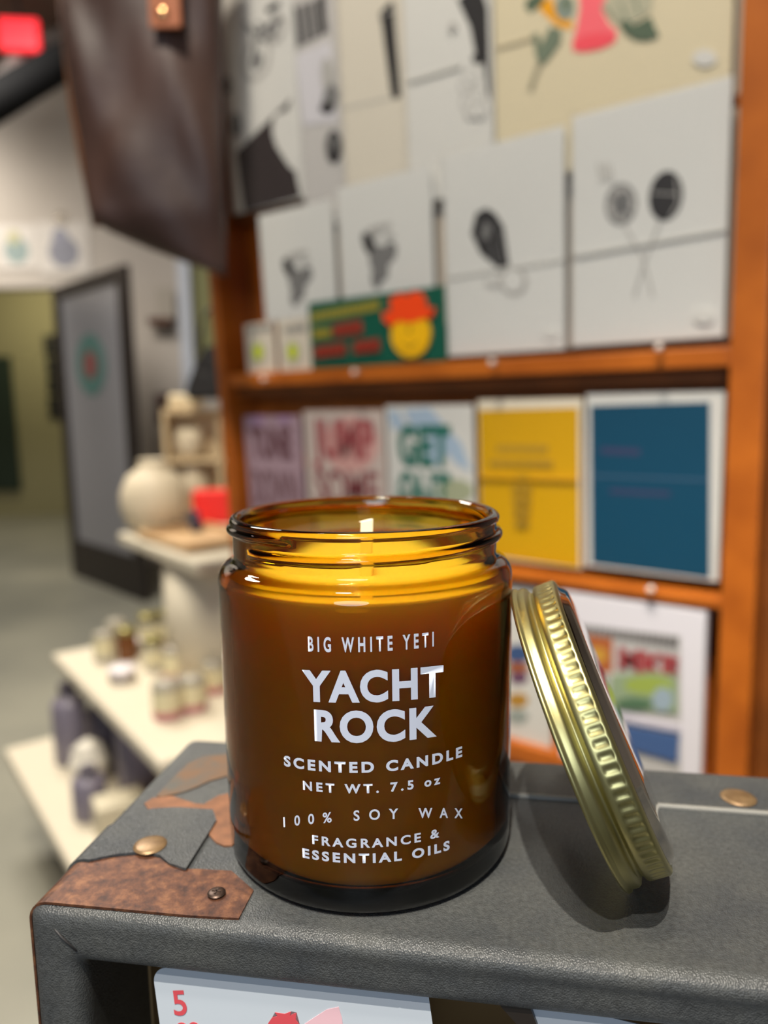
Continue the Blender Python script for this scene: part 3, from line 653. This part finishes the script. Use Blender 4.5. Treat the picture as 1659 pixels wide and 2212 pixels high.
# --- row D
p = Print('framed_print', 'large print lettered MKE in a white frame below the lower rail', 'print', [(1214, 1270), (1524, 1318), (1528, 1668), (1224, 1690)], .012, .012, mat('white_frame', '#d3d0d6', .4), None, False)
p.poly([(1240, 1342), (1478, 1366), (1478, 1668), (1245, 1690)], mat('poster_grey', '#b0aeac', .5))
p.poly([(1245, 1362), (1290, 1366), (1332, 1372), (1332, 1446), (1262, 1440)], mat('poster_orange', '#a35a30', .5)); p.ell(1296, 1408, 24, 18, mat('poster_ochre', '#b98a35', .5))
for k in range(17): p.poly([(1262+k*12.6, 1342+k*1.6), (1270+k*12.6, 1343+k*1.6), (1270+k*12.6, 1362+k*1.7), (1262+k*12.6, 1361+k*1.7)], mat('poster_text', '#4b4848', .6))
p.text('MKE', 1346, 1474, (1432, 1440), 1388, mat('poster_red', '#96393d', .5), .06)
p.poly([(1330, 1450), (1420, 1440), (1472, 1450), (1472, 1530), (1325, 1520)], mat('poster_sage', '#87987a', .5)); p.ell(1410, 1470, 52, 20, mat('poster_green', '#8fa04a', .5)); p.ell(1440, 1500, 22, 26, mat('poster_bluegrey', '#8fa0ac', .5)); p.ell(1380, 1510, 40, 14, mat('poster_dgreen', '#4d6a50', .5))
p.poly([(1262, 1450), (1318, 1455), (1322, 1530), (1275, 1520)], mat('poster_slate', '#5c6a64', .5))
p.poly([(1345, 1530), (1475, 1556), (1478, 1570), (1345, 1545)], mat('poster_pale', '#bcb8c4', .5)); p.poly([(1345, 1555), (1475, 1578), (1472, 1635), (1350, 1600)], mat('poster_blue', '#3d5886', .5))
p.done()
p = Print('framed_print', 'white bordered print showing left of the gold lid', 'print', [(1080, 1256), (1190, 1272), (1196, 1650), (1086, 1628)], .010, .004, PAPER, None, True)
p.ell(1122, 1410, 28, 20, mat('poster_blue', '#3d5886')); p.ell(1122, 1440, 26, 12, mat('poster_orange', '#a35a30')); p.ell(1124, 1462, 20, 14, mat('poster_plum', '#6f4a66')); p.ell(1122, 1510, 22, 16, mat('poster_ochre', '#b98a35')); p.ell(1122, 1545, 22, 16, mat('poster_greyb', '#9ba39c')); p.done()
rbox('lower_panel', (uL+.004, rk(1500, 1660)[1]-.12, -.036), (uPR0, rk(1500, 1662)[1]-.02, -.002), WOOD)
rbox('shelf_rail', (uL+.004, rk(1500, 1680)[1]-.03, .0), (uPR0, rk(1500, 1690)[1], .026), WOOD)

# ------------------------------------------------------------------ hanging leather bag
dep = .95
b_pts = [(128, -260), (134, 0), (146, 120), (158, 230), (182, 360), (208, 488), (340, 545), (488, 598), (486, 420), (478, 240), (478, 60), (486, -260)]
org = at_depth(320, 150, dep)
e = empty('leather_bag', 'dark brown leather tote bag hanging beside the print rack', 'bag', org)
ex = RT0; ez = Vector((0, 0, 1)); ey = Vector((-RT0.y, RT0.x, 0))
def tobag(x, y):
    q = at_plane(x, y, org, ey)-org; return (q.dot(ex), q.z)
outl = [tobag(*q) for q in b_pts]
bx0 = min(q[0] for q in outl); bx1 = max(q[0] for q in outl); bz0 = min(q[1] for q in outl); bz1 = max(q[1] for q in outl)
def inside(x, z):
    c_ = False; n_ = len(outl)
    for i in range(n_):
        (xa, za), (xb, zb) = outl[i], outl[i-1]
        if (za > z) != (zb > z) and x < (xb-xa)*(z-za)/(zb-za)+xa: c_ = not c_
    return c_
# lofted shell between left and right outline, bulging front and back
def span(z):
    xs = []
    for i in range(len(outl)):
        (xa, za), (xb, zb) = outl[i], outl[i-1]
        if (za > z) != (zb > z): xs.append((xb-xa)*(z-za)/(zb-za)+xa)
    return min(xs), max(xs)
NZ, NA = 40, 40
bm = bmesh.new(); rings = []
for j in range(NZ+1):
    z = bz0+(bz1-bz0)*(j/NZ)*.998+.0006; a, b = span(z); c_ = (a+b)/2; hw = (b-a)/2
    dpt = .035*min(1, .25+(z-bz0)/.10)
    ring = []
    for k in range(NA):
        t_ = 2*PI*k/NA; cx_, sy_ = math.cos(t_), math.sin(t_)
        px_ = c_+hw*math.copysign(abs(cx_)**.55, cx_); py_ = dpt*math.copysign(abs(sy_)**.8, sy_)
        f_ = 0
        if sy_ < 0:   # folds of the slouching front
            f_ = .010*math.exp(-((px_-.02-(z+.02)*.5)/.022)**2)*math.exp(-((z+.09)/.07)**2) - .012*math.exp(-((px_+.035)/.03)**2)*math.exp(-((z+.06)/.05)**2) + .006*math.sin(px_*60+z*30)
        ring.append(bm.verts.new((ex*px_ + ey*(py_-f_) + ez*z)))
    rings.append(ring)
for A, B in zip(rings, rings[1:]):
    for k in range(NA): bm.faces.new((A[k], A[(k+1) % NA], B[(k+1) % NA], B[k]))
bm.faces.new(rings[0]); bm.faces.new(rings[-1])
fin('bag_body', bm, mat('brown_bag_leather', '#38241d', .52, bump=(90, .25, .002), noise=(6, '#4f372f', .4, .75)), e, smooth=True)
bm = bmesh.new(); edge = [outl[i] for i in (0, 1, 2, 3, 4, 5)]
tube(bm, [ex*(q[0]+.002)+ez*q[1] for q in edge], .007, 10); fin('edge_binding', bm, mat('tan_edge', '#6b3f1c', .5), e)
bm = bmesh.new(); sx0, sz0 = tobag(352, 106); sx1, sz1 = tobag(402, -200)
box(bm, (0, -.002, 0), (sx1-sx0, .002, sz1-sz0), .0015)
for v in bm.verts: v.co = ex*(sx0+v.co.x)+ey*(-.052+v.co.y)+ez*(sz0+v.co.z)
st_ = fin('strap', bm, mat('copper_tan_strap', '#a4603c', .35), e)
for py_ in (28, 76):
    rx_, rz_ = tobag(378, py_); bm = bmesh.new(); lathe(bm, [(.0, .004), (.004, .0035), (.007, .0015), (.0075, 0)], 20, M=Matrix.Rotation(PI/2, 4, 'X'))
    for v in bm.verts: v.co = ex*(rx_+v.co.x)+ey*(-.0545+v.co.y)+ez*(rz_+v.co.z)
    fin('rivet', bm, mat('copper_rivet', '#f0c088', .2, 1), st_)

# ------------------------------------------------------------------ suitcase
CA = math.radians(-11.3)
CU = Vector((math.cos(CA), math.sin(CA), 0)); CV = Vector((-math.sin(CA), math.cos(CA), 0))
s0, s1 = -.0722, .34; q0, q1 = -.0437, .0455; zb = -.26; RR = .0045
CM = Matrix(((CU.x, CV.x, 0, 0), (CU.y, CV.y, 0, 0), (0, 0, 1, 0), (0, 0, 0, 1)))
def c_loc(p): return Vector((Vector(p).dot(CU), Vector(p).dot(CV), p[2]))
def top_px(x, y): v = c_loc(at_z(x, y)); return (v.x, v.y)
case = empty('suitcase', 'worn grey vintage suitcase standing upright with rusted corners, carrying the candle and lid', 'suitcase', matrix=CM)
FRONTP = CV*q0
def front_px(x, y, off=0.0):
    p_ = at_plane(x, y, CV*(q0+off), CV); v = c_loc(p_); return (v.x, v.z)
zu = front_px(600, 2066)[1]; zu = max(zu, -.016)
print('frame underside z', [round(front_px(*q)[1], 4) for q in ((300, 2052), (600, 2065), (1100, 2140), (1500, 2180))], 'left inner', front_px(178, 2075), front_px(178, 2200), 'outer', front_px(100, 2200))
zi = -.0134; si = s0+.0125
bm = bmesh.new()
T_ = .004
def slab(lo, hi, rad=.0032):
    t = bmesh.new(); box(t, lo, hi, rad, 5); merge(bm, t)
# shell: top wall, left wall, right wall, bottom wall, back wall; front frame bars are part of the walls' thick rim
slab((s0, q0, zi), (s1, q1, 0)); slab((s0, q0, zb), (si, q1, 0)); slab((s1-.0125, q0, zb), (s1, q1, 0)); slab((s0, q0, zb), (s1, q1, zb+.0125)); slab((s0, q1-.006, zb), (s1, q1, 0), .003)
for v in bm.verts:   # the top rim's face leans inwards towards its lower edge
    if v.co.y < q0+.004 and v.co.z < -.0028 and v.co.x > s0+.011: v.co.y += .0046*min(1, (-v.co.z-.0028)/.0106)
o = fin('case_shell', bm, LEATHER, smooth=False); o.parent = case
md = o.modifiers.new('r', 'REMESH'); md.mode = 'VOXEL'; md.voxel_size = .0011; md.use_smooth_shade = True
md2 = o.modifiers.new('s', 'SMOOTH'); md2.iterations = 4; md2.factor = .5
# lining at the back of the opening
bm = bmesh.new(); box(bm, (si, q1-.0085, zb+.0125), (s1-.0125, q1-.0062, zi)); box(bm, (si, q0+.03, zb+.0125), (si+.0006, q1-.0085, zi)); fin('lining', bm, mat('tan_lining', '#8a7048', .8, bump=(300, .3, .0004)), case)

def wrap(s, q, h):
    """point on the case surface for unrolled coordinates: s runs over the left edge down the side"""
    if s >= s0+RR: return Vector((s, q, h))
    a = (s0+RR-s)/RR
    if a < PI/2: return Vector((s0+RR-(RR+h)*math.sin(a), q, -RR+(RR+h)*math.cos(a)))
    return Vector((s0-h, q, -RR-(a-PI/2)*RR))
def plate(name, pts, h, m, parent=case, base=0.0, step=.0012, edge=.0004):
    """thin plate with the given outline following the rounded case edge"""
    t = bmesh.new(); f = t.faces.new([t.verts.new((a, b, 0)) for a, b in pts])
    bmesh.ops.triangulate(t, faces=[f])
    xs = [q[0] for q in pts]; x = min(xs)+step
    while x < max(xs):
        if x < s0+RR*1.5 or int(round(x/step)) % 4 == 0:
            bmesh.ops.bisect_plane(t, geom=t.verts[:]+t.edges[:]+t.faces[:], plane_co=(x, 0, 0), plane_no=(1, 0, 0))
        x += step
    r_ = bmesh.ops.extrude_face_region(t, geom=t.faces[:])
    vs_ = [g for g in r_['geom'] if isinstance(g, bmesh.types.BMVert)]
    for v in vs_: v.co.z = h
    for v in t.verts:
        v.co = wrap(v.co.x, v.co.y, base+(v.co.z if v.co.z > 0 else -.0002))
    o = fin(name, t, m); o.parent = parent; return o
def P(*pp): return [top_px(*q) for q in pp]
lx = s0-.05
# rusty front corner plate
pts = P((516, 1987), (548, 1926), (500, 1884), (430, 1880), (392, 1880), (366, 1872), (345, 1856), (310, 1849), (260, 1853), (225, 1858), (192, 1866))
yb = pts[-1][1]; front_q = q0+.0018
pts = pts + [(lx, yb-.001), (lx, front_q)] + [(s0+.004, front_q), (pts[0][0]-.012, front_q+.0006)]
o = plate('corner_plate', pts, .0004, RUST); o['label'] = 'rusty front corner plate'
# rear rust patch
pts = P((498, 1715), (470, 1722), (440, 1740), (420, 1738), (372, 1722), (330, 1726), (312, 1738), (322, 1752), (345, 1751), (430, 1750), (462, 1760), (456, 1790), (452, 1806), (466, 1822), (484, 1830), (515, 1828), (540, 1790), (545, 1740))
o = plate('corner_plate', pts, .0004, mat('bare_tan_board', '#784e32', .65, noise=(220, '#5e3d27', .35, .7)), base=0.00005); o['label'] = 'bare tan patch behind the flap'
pts = P((510, 1628), (440, 1636), (405, 1652), (372, 1684), (338, 1722), (352, 1723), (400, 1712), (430, 1700), (450, 1690), (510, 1672))
o = plate('corner_plate', pts, .0004, mat('brown_scuff', '#5e452f', .65, noise=(110, '#484640', .4, .65))); o['label'] = 'brown scuffed patch at the back corner'
# leather strap flap with fold
pts = P((460, 1755), (468, 1778), (402, 1884), (366, 1872), (345, 1854), (310, 1847), (260, 1851), (195, 1864))
pts += [(lx, pts[-1][1]), (lx, top_px(242, 1790)[1])] + P((250, 1785), (285, 1762), (330, 1753), (380, 1750))
o = plate('leather_flap', pts, .0010, LEATHER)
def dome(name, x, y, r, h, m, lab=None, base=.0, slot=False):
    bm = bmesh.new(); a, b = top_px(x, y)
    prof = [(r, 0), (r, h*.25)] + [(r*.94*math.cos(k*PI/12), h*.25+h*.75*math.sin(k*PI/12)) for k in range(7)]
    prof[-1] = (0, prof[-1][1]); lathe(bm, prof, 36)
    if slot:
        for rz in (0, PI/2):
            box(bm, (-r*.5, -r*.1, h*.9), (r*.5, r*.1, h*1.15)) if rz == 0 else box(bm, (-r*.1, -r*.5, h*.9), (r*.1, r*.5, h*1.15))
    o = fin(name, bm, m); o.parent = case; o.location = (a, b, base)
    if lab: o['label'] = lab
BRASS = mat('aged_brass', '#6d553a', .4, .55, noise=(250, '#8d7352', .3, .7))
dome('rivet', 325, 1834, .0042, .0008, BRASS, 'aged brass rivet on the flap', .0010)
dome('screw', 468, 1935, .0021, .0006, mat('dark_screw', '#4a3c34', .4, .8), 'dark screw in the rusty plate', .0007, True)
dome('rivet', 1595, 1724, .0048, .0010, BRASS, 'brass rivet near the back edge')
# piping
a = top_px(1110, 1726); qp = .0213
bm = bmesh.new(); tube(bm, [(-.045+k*.005, qp, .0002) for k in range(77)], .0009, 10)
o = fin('piping', bm, mat('grey_piping', '#6e6d67', .5), case); o['label'] = 'raised pale grey cord'
# flap crease where the corner mitre is sewn
bm = bmesh.new(); a = front_px(102, 1995); b = front_px(165, 2055)
tube(bm, [(a[0], q0+.0006, a[1]), ((a[0]+b[0])/2, q0-.0002, (a[1]+b[1])/2+.0003), (b[0], q0+.0002, b[1])], .0003, 6); fin('corner_seam', bm, BLACKINK, case)

# plinth below
bm = bmesh.new(); box(bm, (s0+.05, q0+.015, FLOOR), (s1-.05, q1-.01, zb), .003)
tag(fin('display_plinth', bm, DWOOD, matrix=CM), 'dark wooden plinth under the suitcase', 'plinth')

# ------------------------------------------------------------------ playing cards inside the case
CARDW, CARDH = .063, .088
CPAP = mat('card_stock', '#aab2ba', .35); CRED = mat('card_red', '#b8424a', .45); CPINK = mat('card_pink_wash', '#c9a4ac', .5)
def card(label, name, px, dirpx, off, flip=1, art=True, group='playing cards in the suitcase'):
    a = Vector(front_px(*px, off)); b = Vector(front_px(*dirpx, off)); d_ = (b-a).normalized(); n_ = Vector((-d_.y, d_.x))
    rz = math.atan2(d_.y, d_.x)
    Mx = CM @ Matrix.Translation((a.x, q0+off, a.y)) @ Matrix.Rotation(PI/2-.13, 4, 'X') @ Matrix.Rotation(rz, 4, 'Z')
    bm = bmesh.new(); r = .0032; out = []
    for cx, cy, a0 in ((CARDW-r, -r, 0), (r, -r, PI/2), (r, -CARDH+r, PI), (CARDW-r, -CARDH+r, 1.5*PI)):
        out += [(cx+r*math.cos(a0+k*PI/12), cy+r*math.sin(a0+k*PI/12)) for k in range(7)]
    prism(bm, out, 0, .0003, 0)
    if art:
        t, w_ = text_mesh('5', 1, .015)
        hh = .0058
        for v in t.verts: v.co = Vector((.0040+v.co.x*hh*.98, -.0049-hh+v.co.y*hh, .00045))
        for f in t.faces: f.material_index = 1
        merge(bm, t)
        hx, hy, hs = .0068, -.0147, .0030
        heart = [(hx+hs*.062*16*math.sin(k*PI/20)**3, hy+hs*.062*(13*math.cos(k*PI/20)-5*math.cos(k*PI/10)-2*math.cos(3*k*PI/20)-math.cos(k*PI/5))) for k in range(40)]
        prism(bm, heart, .0003, .00042, 1)
        prism(bm, [(.0235, -.0170), (.0262, -.0130), (.0272, -.0119), (.0285, -.0117), (.0280, -.0108), (.0302, -.0112), (.0318, -.0107), (.0314, -.0116), (.0330, -.0110), (.0326, -.0125), (.0334, -.0140), (.033, -.019), (.028, -.021), (.024, -.020)], .0003, .00042, 1)
        prism(bm, [(.0345, -.0135), (.040, -.0105), (.0428, -.0100), (.0432, -.0125), (.043, -.020), (.036, -.019)], .0003, .00042, 2)
        prism(bm, ellipse(.0285, -.026, .006, .007), .0003, .00040, 3)
        prism(bm, ellipse(.0285, -.045, .010, .014), .0003, .00040, 1)
    o = fin(name, bm, [CPAP, CRED, CPINK, mat('card_skin', '#d9b79d', .5)], matrix=Mx); return tag(o, label, 'playing card', group)
card('five of hearts playing card with a red haired figure, front left inside the suitcase', 'playing_card', (330, 2090), (560, 2084), .0035)
card('white playing card tilted downward behind a black clip, middle of the suitcase opening', 'playing_card', (1132, 2150), (1345, 2200), .0045, art=False)
card('white playing card at the far right of the suitcase opening', 'playing_card', (1512, 2196), (1659, 2202), .0045, art=False)
# black bent clip between the cards
bm = bmesh.new()
pp = [front_px(*q, .002) for q in ((1046, 2128), (1085, 2180), (1130, 2230), (1165, 2230), (1150, 2190), (1140, 2165), (1165, 2150), (1190, 2145), (1120, 2125))]
prism(bm, [(q[0], q[1]) for q in pp], -.0012, 0, 0, Matrix.Rotation(PI/2, 4, 'X'))
o = tag(fin('display_clip', bm, mat('black_clip', '#231d18', .4), matrix=CM @ Matrix.Translation((0, q0+.0022, 0))), 'black metal clip between the two nearest playing cards', 'clip')

# ------------------------------------------------------------------ amber candle jar
jar = empty('candle_jar', 'open amber glass candle jar with white lettering standing on the suitcase', 'candle', (0, 0, 0))
mm = .001
outer = [(30, .6), (33.5, 0.0), (35.3, .35), (36.4, 1.4), (36.85, 3.0), (36.7, 4.6), (37.0, 6.5), (37.0, 20), (37.0, 40), (37.0, 60), (37.0, 69.8), (36.95, 71.0), (36.75, 72.0), (36.35, 72.9), (35.8, 73.6), (35.1, 74.1), (34.3, 74.45), (33.6, 74.8), (33.2, 75.3), (33.0, 76.2)]
neck_z = [77.0+.32*k for k in range(23)]   # to 84.04
inner = [(31.6, 85.7), (31.1, 85.1), (30.9, 84.2), (30.9, 80), (30.9, 77.0), (30.9, 75.2), (31.0, 74.2), (31.4, 73.2), (32.1, 72.4), (33.0, 71.8), (33.8, 71.1), (34.25, 70.1), (34.4, 68.9), (34.4, 66), (34.4, 60), (34.4, 30), (34.4, 9), (34.0, 6.5), (32.6, 4.9), (30, 4.3), (0, 4.2)]
def thread(th, z):
    """bulge of the screw thread; th measured from front-left, running round to the right"""
    out = 0
    for turn in (0, 1):
        ph = th+turn*2*PI
        if ph > 2*PI+.42: continue
        zc = 79.2+4.0*ph/(2*PI)
        amp = min(1, max(0, ph/.16))*min(1, max(0, (2*PI+.42-ph)/.16)); amp = math.sqrt(amp)
        d_ = abs(z-zc)/1.15
        if d_ < 1: out = max(out, 1.45*amp*math.sqrt(1-d_*d_))
    return out
SEG = 192
bm = bmesh.new(); rings = []
prof = [(0, .9)]+outer+[(33.1, z) for z in neck_z]+[(33.75, 84.2), (33.8, 84.9), (33.5, 85.5), (32.9, 85.85), (32.3, 85.9)]+inner
for r, z in prof:
    if r == 0: rings.append([bm.verts.new((0, 0, z*mm))]); continue
    ring = []
    for k in range(SEG):
        a = 2*PI*k/SEG; rr = r
        if 76.8 < z < 84.1 and r > 32: rr += thread((a-(-PI/2-.94)) % (2*PI), z)
        ring.append(bm.verts.new((rr*mm*math.cos(a), rr*mm*math.sin(a), z*mm)))
    rings.append(ring)
for A, B in zip(rings, rings[1:]):
    for k in range(SEG):
        j = (k+1) % SEG
        if len(A) == 1: bm.faces.new((A[0], B[j], B[k]))
        elif len(B) == 1: bm.faces.new((A[k], A[j], B[0]))
        else: bm.faces.new((A[k], A[j], B[j], B[k]))
glass = fin('glass_jar', bm, AMBER, jar, smooth=True); glass.cycles.is_caustics_caster = True
bm = bmesh.new(); g = .12
lathe(bm, [(0, 4.35*mm), (29.5*mm, 4.45*mm), (32.2*mm, 5.05*mm), (33.7*mm, 6.7*mm), ((34.4-g)*mm, 9.2*mm)]+[((34.4-g)*mm, z*mm) for z in (20, 35, 50, 60, 66, 68.9)]+[(34.1*mm, 69.9*mm), (33.7*mm, 70.2*mm), (32.6*mm, 69.95*mm), (30*mm, 69.9*mm), (8*mm, 69.9*mm), (0, 69.9*mm)], 128)
WAX = mat('soy_wax', '#e2d0a8', .45, sss=1.0)
WAX.node_tree.nodes['Principled BSDF'].inputs['Subsurface Scale'].default_value = 1.0
wax = fin('soy_wax', bm, WAX, jar, smooth=True); wax.cycles.is_caustics_receiver = True
bm = bmesh.new(); box(bm, (-.0016, -.0004, .0695), (.0016, .0004, .0835), .0003, 2); 
for v in bm.verts:
    if v.co.z > .08: v.co.x += .0006*math.sin(v.co.z*9000); v.co.z += v.co.x*.25
o = fin('wick', bm, mat('cotton_wick', '#efe0c0', .8), jar)

# lettering printed on the outside of the glass
def cyl_px(x, y, R_=.037):
    d = ray(x, y); a = d.x**2+d.y**2; b = 2*(CAM.x*d.x+CAM.y*d.y); c_ = CAM.x**2+CAM.y**2-R_*R_
    disc = b*b-4*a*c_; t = (-b-math.sqrt(max(disc, 0)))/(2*a); p = CAM+d*t
    return math.atan2(p.y, p.x), p.z
INK = mat('white_screen_print', '#b2b9c9', .8, spec=.1)
def ink_line(s, xl, xr, bl, bc, br, cap, bold=.02, spacing=1.0, slant=0):
    """s between pixel columns xl and xr; baseline rows at left, centre and right; cap = capital height in pixels"""
    xc = (xl+xr)/2
    tl, z1 = cyl_px(xl, bl); tc_, z2 = cyl_px(xc, bc); tr, z3 = cyl_px(xr, br); z4 = cyl_px(xc, bc-cap)[1]
    hh = z4-z2; bm, w_ = text_mesh(s, spacing, bold)
    k = (tr-tl)*.037/w_
    x = 0
    while x < w_:
        bmesh.ops.bisect_plane(bm, geom=bm.verts[:]+bm.edges[:]+bm.faces[:], plane_co=(x, 0, 0), plane_no=(1, 0, 0)); x += .0007/k
    for v in bm.verts:
        u = v.co.x/w_; th = tl+(tr-tl)*u
        f = (th-tl)*(th-tr)/((tc_-tl)*(tc_-tr)); zb_ = z1+(z3-z1)*u; zq = zb_+(z2-(z1+z3)/2)*f
        z = zq+v.co.y*hh; rr = .03706
        v.co = Vector((rr*math.cos(th), rr*math.sin(th), z))
    return fin('lettering', bm, INK, glass, recalc=False)
ink_line('BIG WHITE YETI', 666, 937, 1405.5, 1406.5, 1395, 32, .03, 1.7)
ink_line('YACHT', 654, 958, 1511, 1513, 1500, 66, .04, 1.13)
ink_line('ROCK', 680, 943, 1597, 1600, 1587, 66, .04, 1.13)
ink_line('SCENTED CANDLE', 614, 998, 1653, 1667, 1633, 22.5, .042, 1.4)
ink_line('NET WT. 7.5 oz', 655, 951, 1705, 1712, 1692, 19.5, .035, 1.5)
ink_line('100% SOY WAX', 613, 999, 1786, 1770, 1767, 22.5, .022, 2.3)
ink_line('FRAGRANCE &', 675, 949, 1822, 1829.5, 1807, 19.5, .03, 1.4)
ink_line('ESSENTIAL OILS', 654, 971, 1851, 1862.5, 1834, 20, .04, 1.4)

# ------------------------------------------------------------------ gold lid leaning on the jar
LC = Vector((.0487, -.0165, .0334)); LAZ, LEL = -.1979, .4028
LN = Vector((math.cos(LEL)*math.cos(LAZ), math.cos(LEL)*math.sin(LAZ), math.sin(LEL)))
LA = LN.cross(Vector((0, 0, 1))).normalized(); LB = LN.cross(LA).normalized()
LM = Matrix(((LA.x, LB.x, LN.x, LC.x), (LA.y, LB.y, LN.y, LC.y), (LA.z, LB.z, LN.z, LC.z), (0, 0, 0, 1)))
lid = empty('metal_lid', 'gold metal screw lid leaning against the amber jar', 'lid', matrix=LM)
GOLD = mat('pale_gold_lacquer', '#b3ab76', .36, 1, bump=(600, .04, .0002))
rA = 36.2
lp = [(rA-1.1, .2), (rA-.7, -.3), (rA-.1, -.3), (rA+.2, .1), (rA+.1, .6), (rA-.35, .85), (rA-.45, 1.3), (rA-.4, 2.4), (rA-.75, 3.0), (rA-1.9, 3.5), (rA-2.4, 4.0), (rA-2.1, 4.5), (rA-1.3, 4.9), (rA-1.05, 5.3), (rA-1.0, 6.0)]
kn = [6.3, 6.6, 7.2, 8.2, 9.0, 9.4, 9.7]
lp2 = [(rA-1.15, 10.0), (rA-1.5, 10.35), (rA-2.1, 10.55), (rA-2.9, 10.6), (rA-3.4, 10.9), (rA-4.2, 11.75), (rA-5.1, 12.2), (rA-6.6, 12.35), (15, 12.3), (0, 12.3)]
inn = [(0, 11.6), (29.6, 11.6), (31.6, 10.6), (33.2, 9.8), (33.7, 9), (33.8, 5.4), (33.2, 4.6), (33.2, 3.6), (34.6, 2.8), (35.0, 1.0)]
SEG = 96*6
bm = bmesh.new(); rings = []
seq = lp+[(rA-1.0, z, 1) for z in kn]+lp2+inn
for it in seq:
    r, z = it[0], it[1]
    if r == 0: rings.append([bm.verts.new((0, 0, z*mm))]); continue
    ring = []
    for k in range(SEG):
        a = 2*PI*k/SEG; rr = r
        if len(it) == 3:
            wv = math.cos(a*84); amp = {6.3: 0, 6.6: .6, 9.7: 0, 9.4: .6}.get(z, 1.0)
            rr -= .27*amp*(.5+.5*max(-1, min(1, wv*1.6)))
        ring.append(bm.verts.new((rr*mm*math.cos(a), rr*mm*math.sin(a), z*mm)))
    rings.append(ring)
nfaces = []
for A, B in zip(rings, rings[1:]):
    for k in range(SEG):
        j = (k+1) % SEG
        if len(A) == 1 and len(B) == 1: break
        if len(A) == 1: bm.faces.new((A[0], B[j], B[k]))
        elif len(B) == 1: bm.faces.new((A[k], A[j], B[0]))
        else: bm.faces.new((A[k], A[j], B[j], B[k]))
A, B = rings[-1], rings[0]
for k in range(SEG): bm.faces.new((A[k], A[(k+1) % SEG], B[(k+1) % SEG], B[k]))
# merge the doubled centre fan
o = fin('lid_shell', bm, GOLD, lid, smooth=True)
bm = bmesh.new(); lathe(bm, [(.0333, .01063), (.0332, .01075), (.0328, .01098), (.0320, .01184), (.0311, .01234), (.0295, .01248), (0, .01245)], 128, cap=False)
o = fin('top_panel', bm, mat('mirror_silver', '#d8cfc4', .06, 1), lid, smooth=True); o['label'] = 'polished silvery top disc'
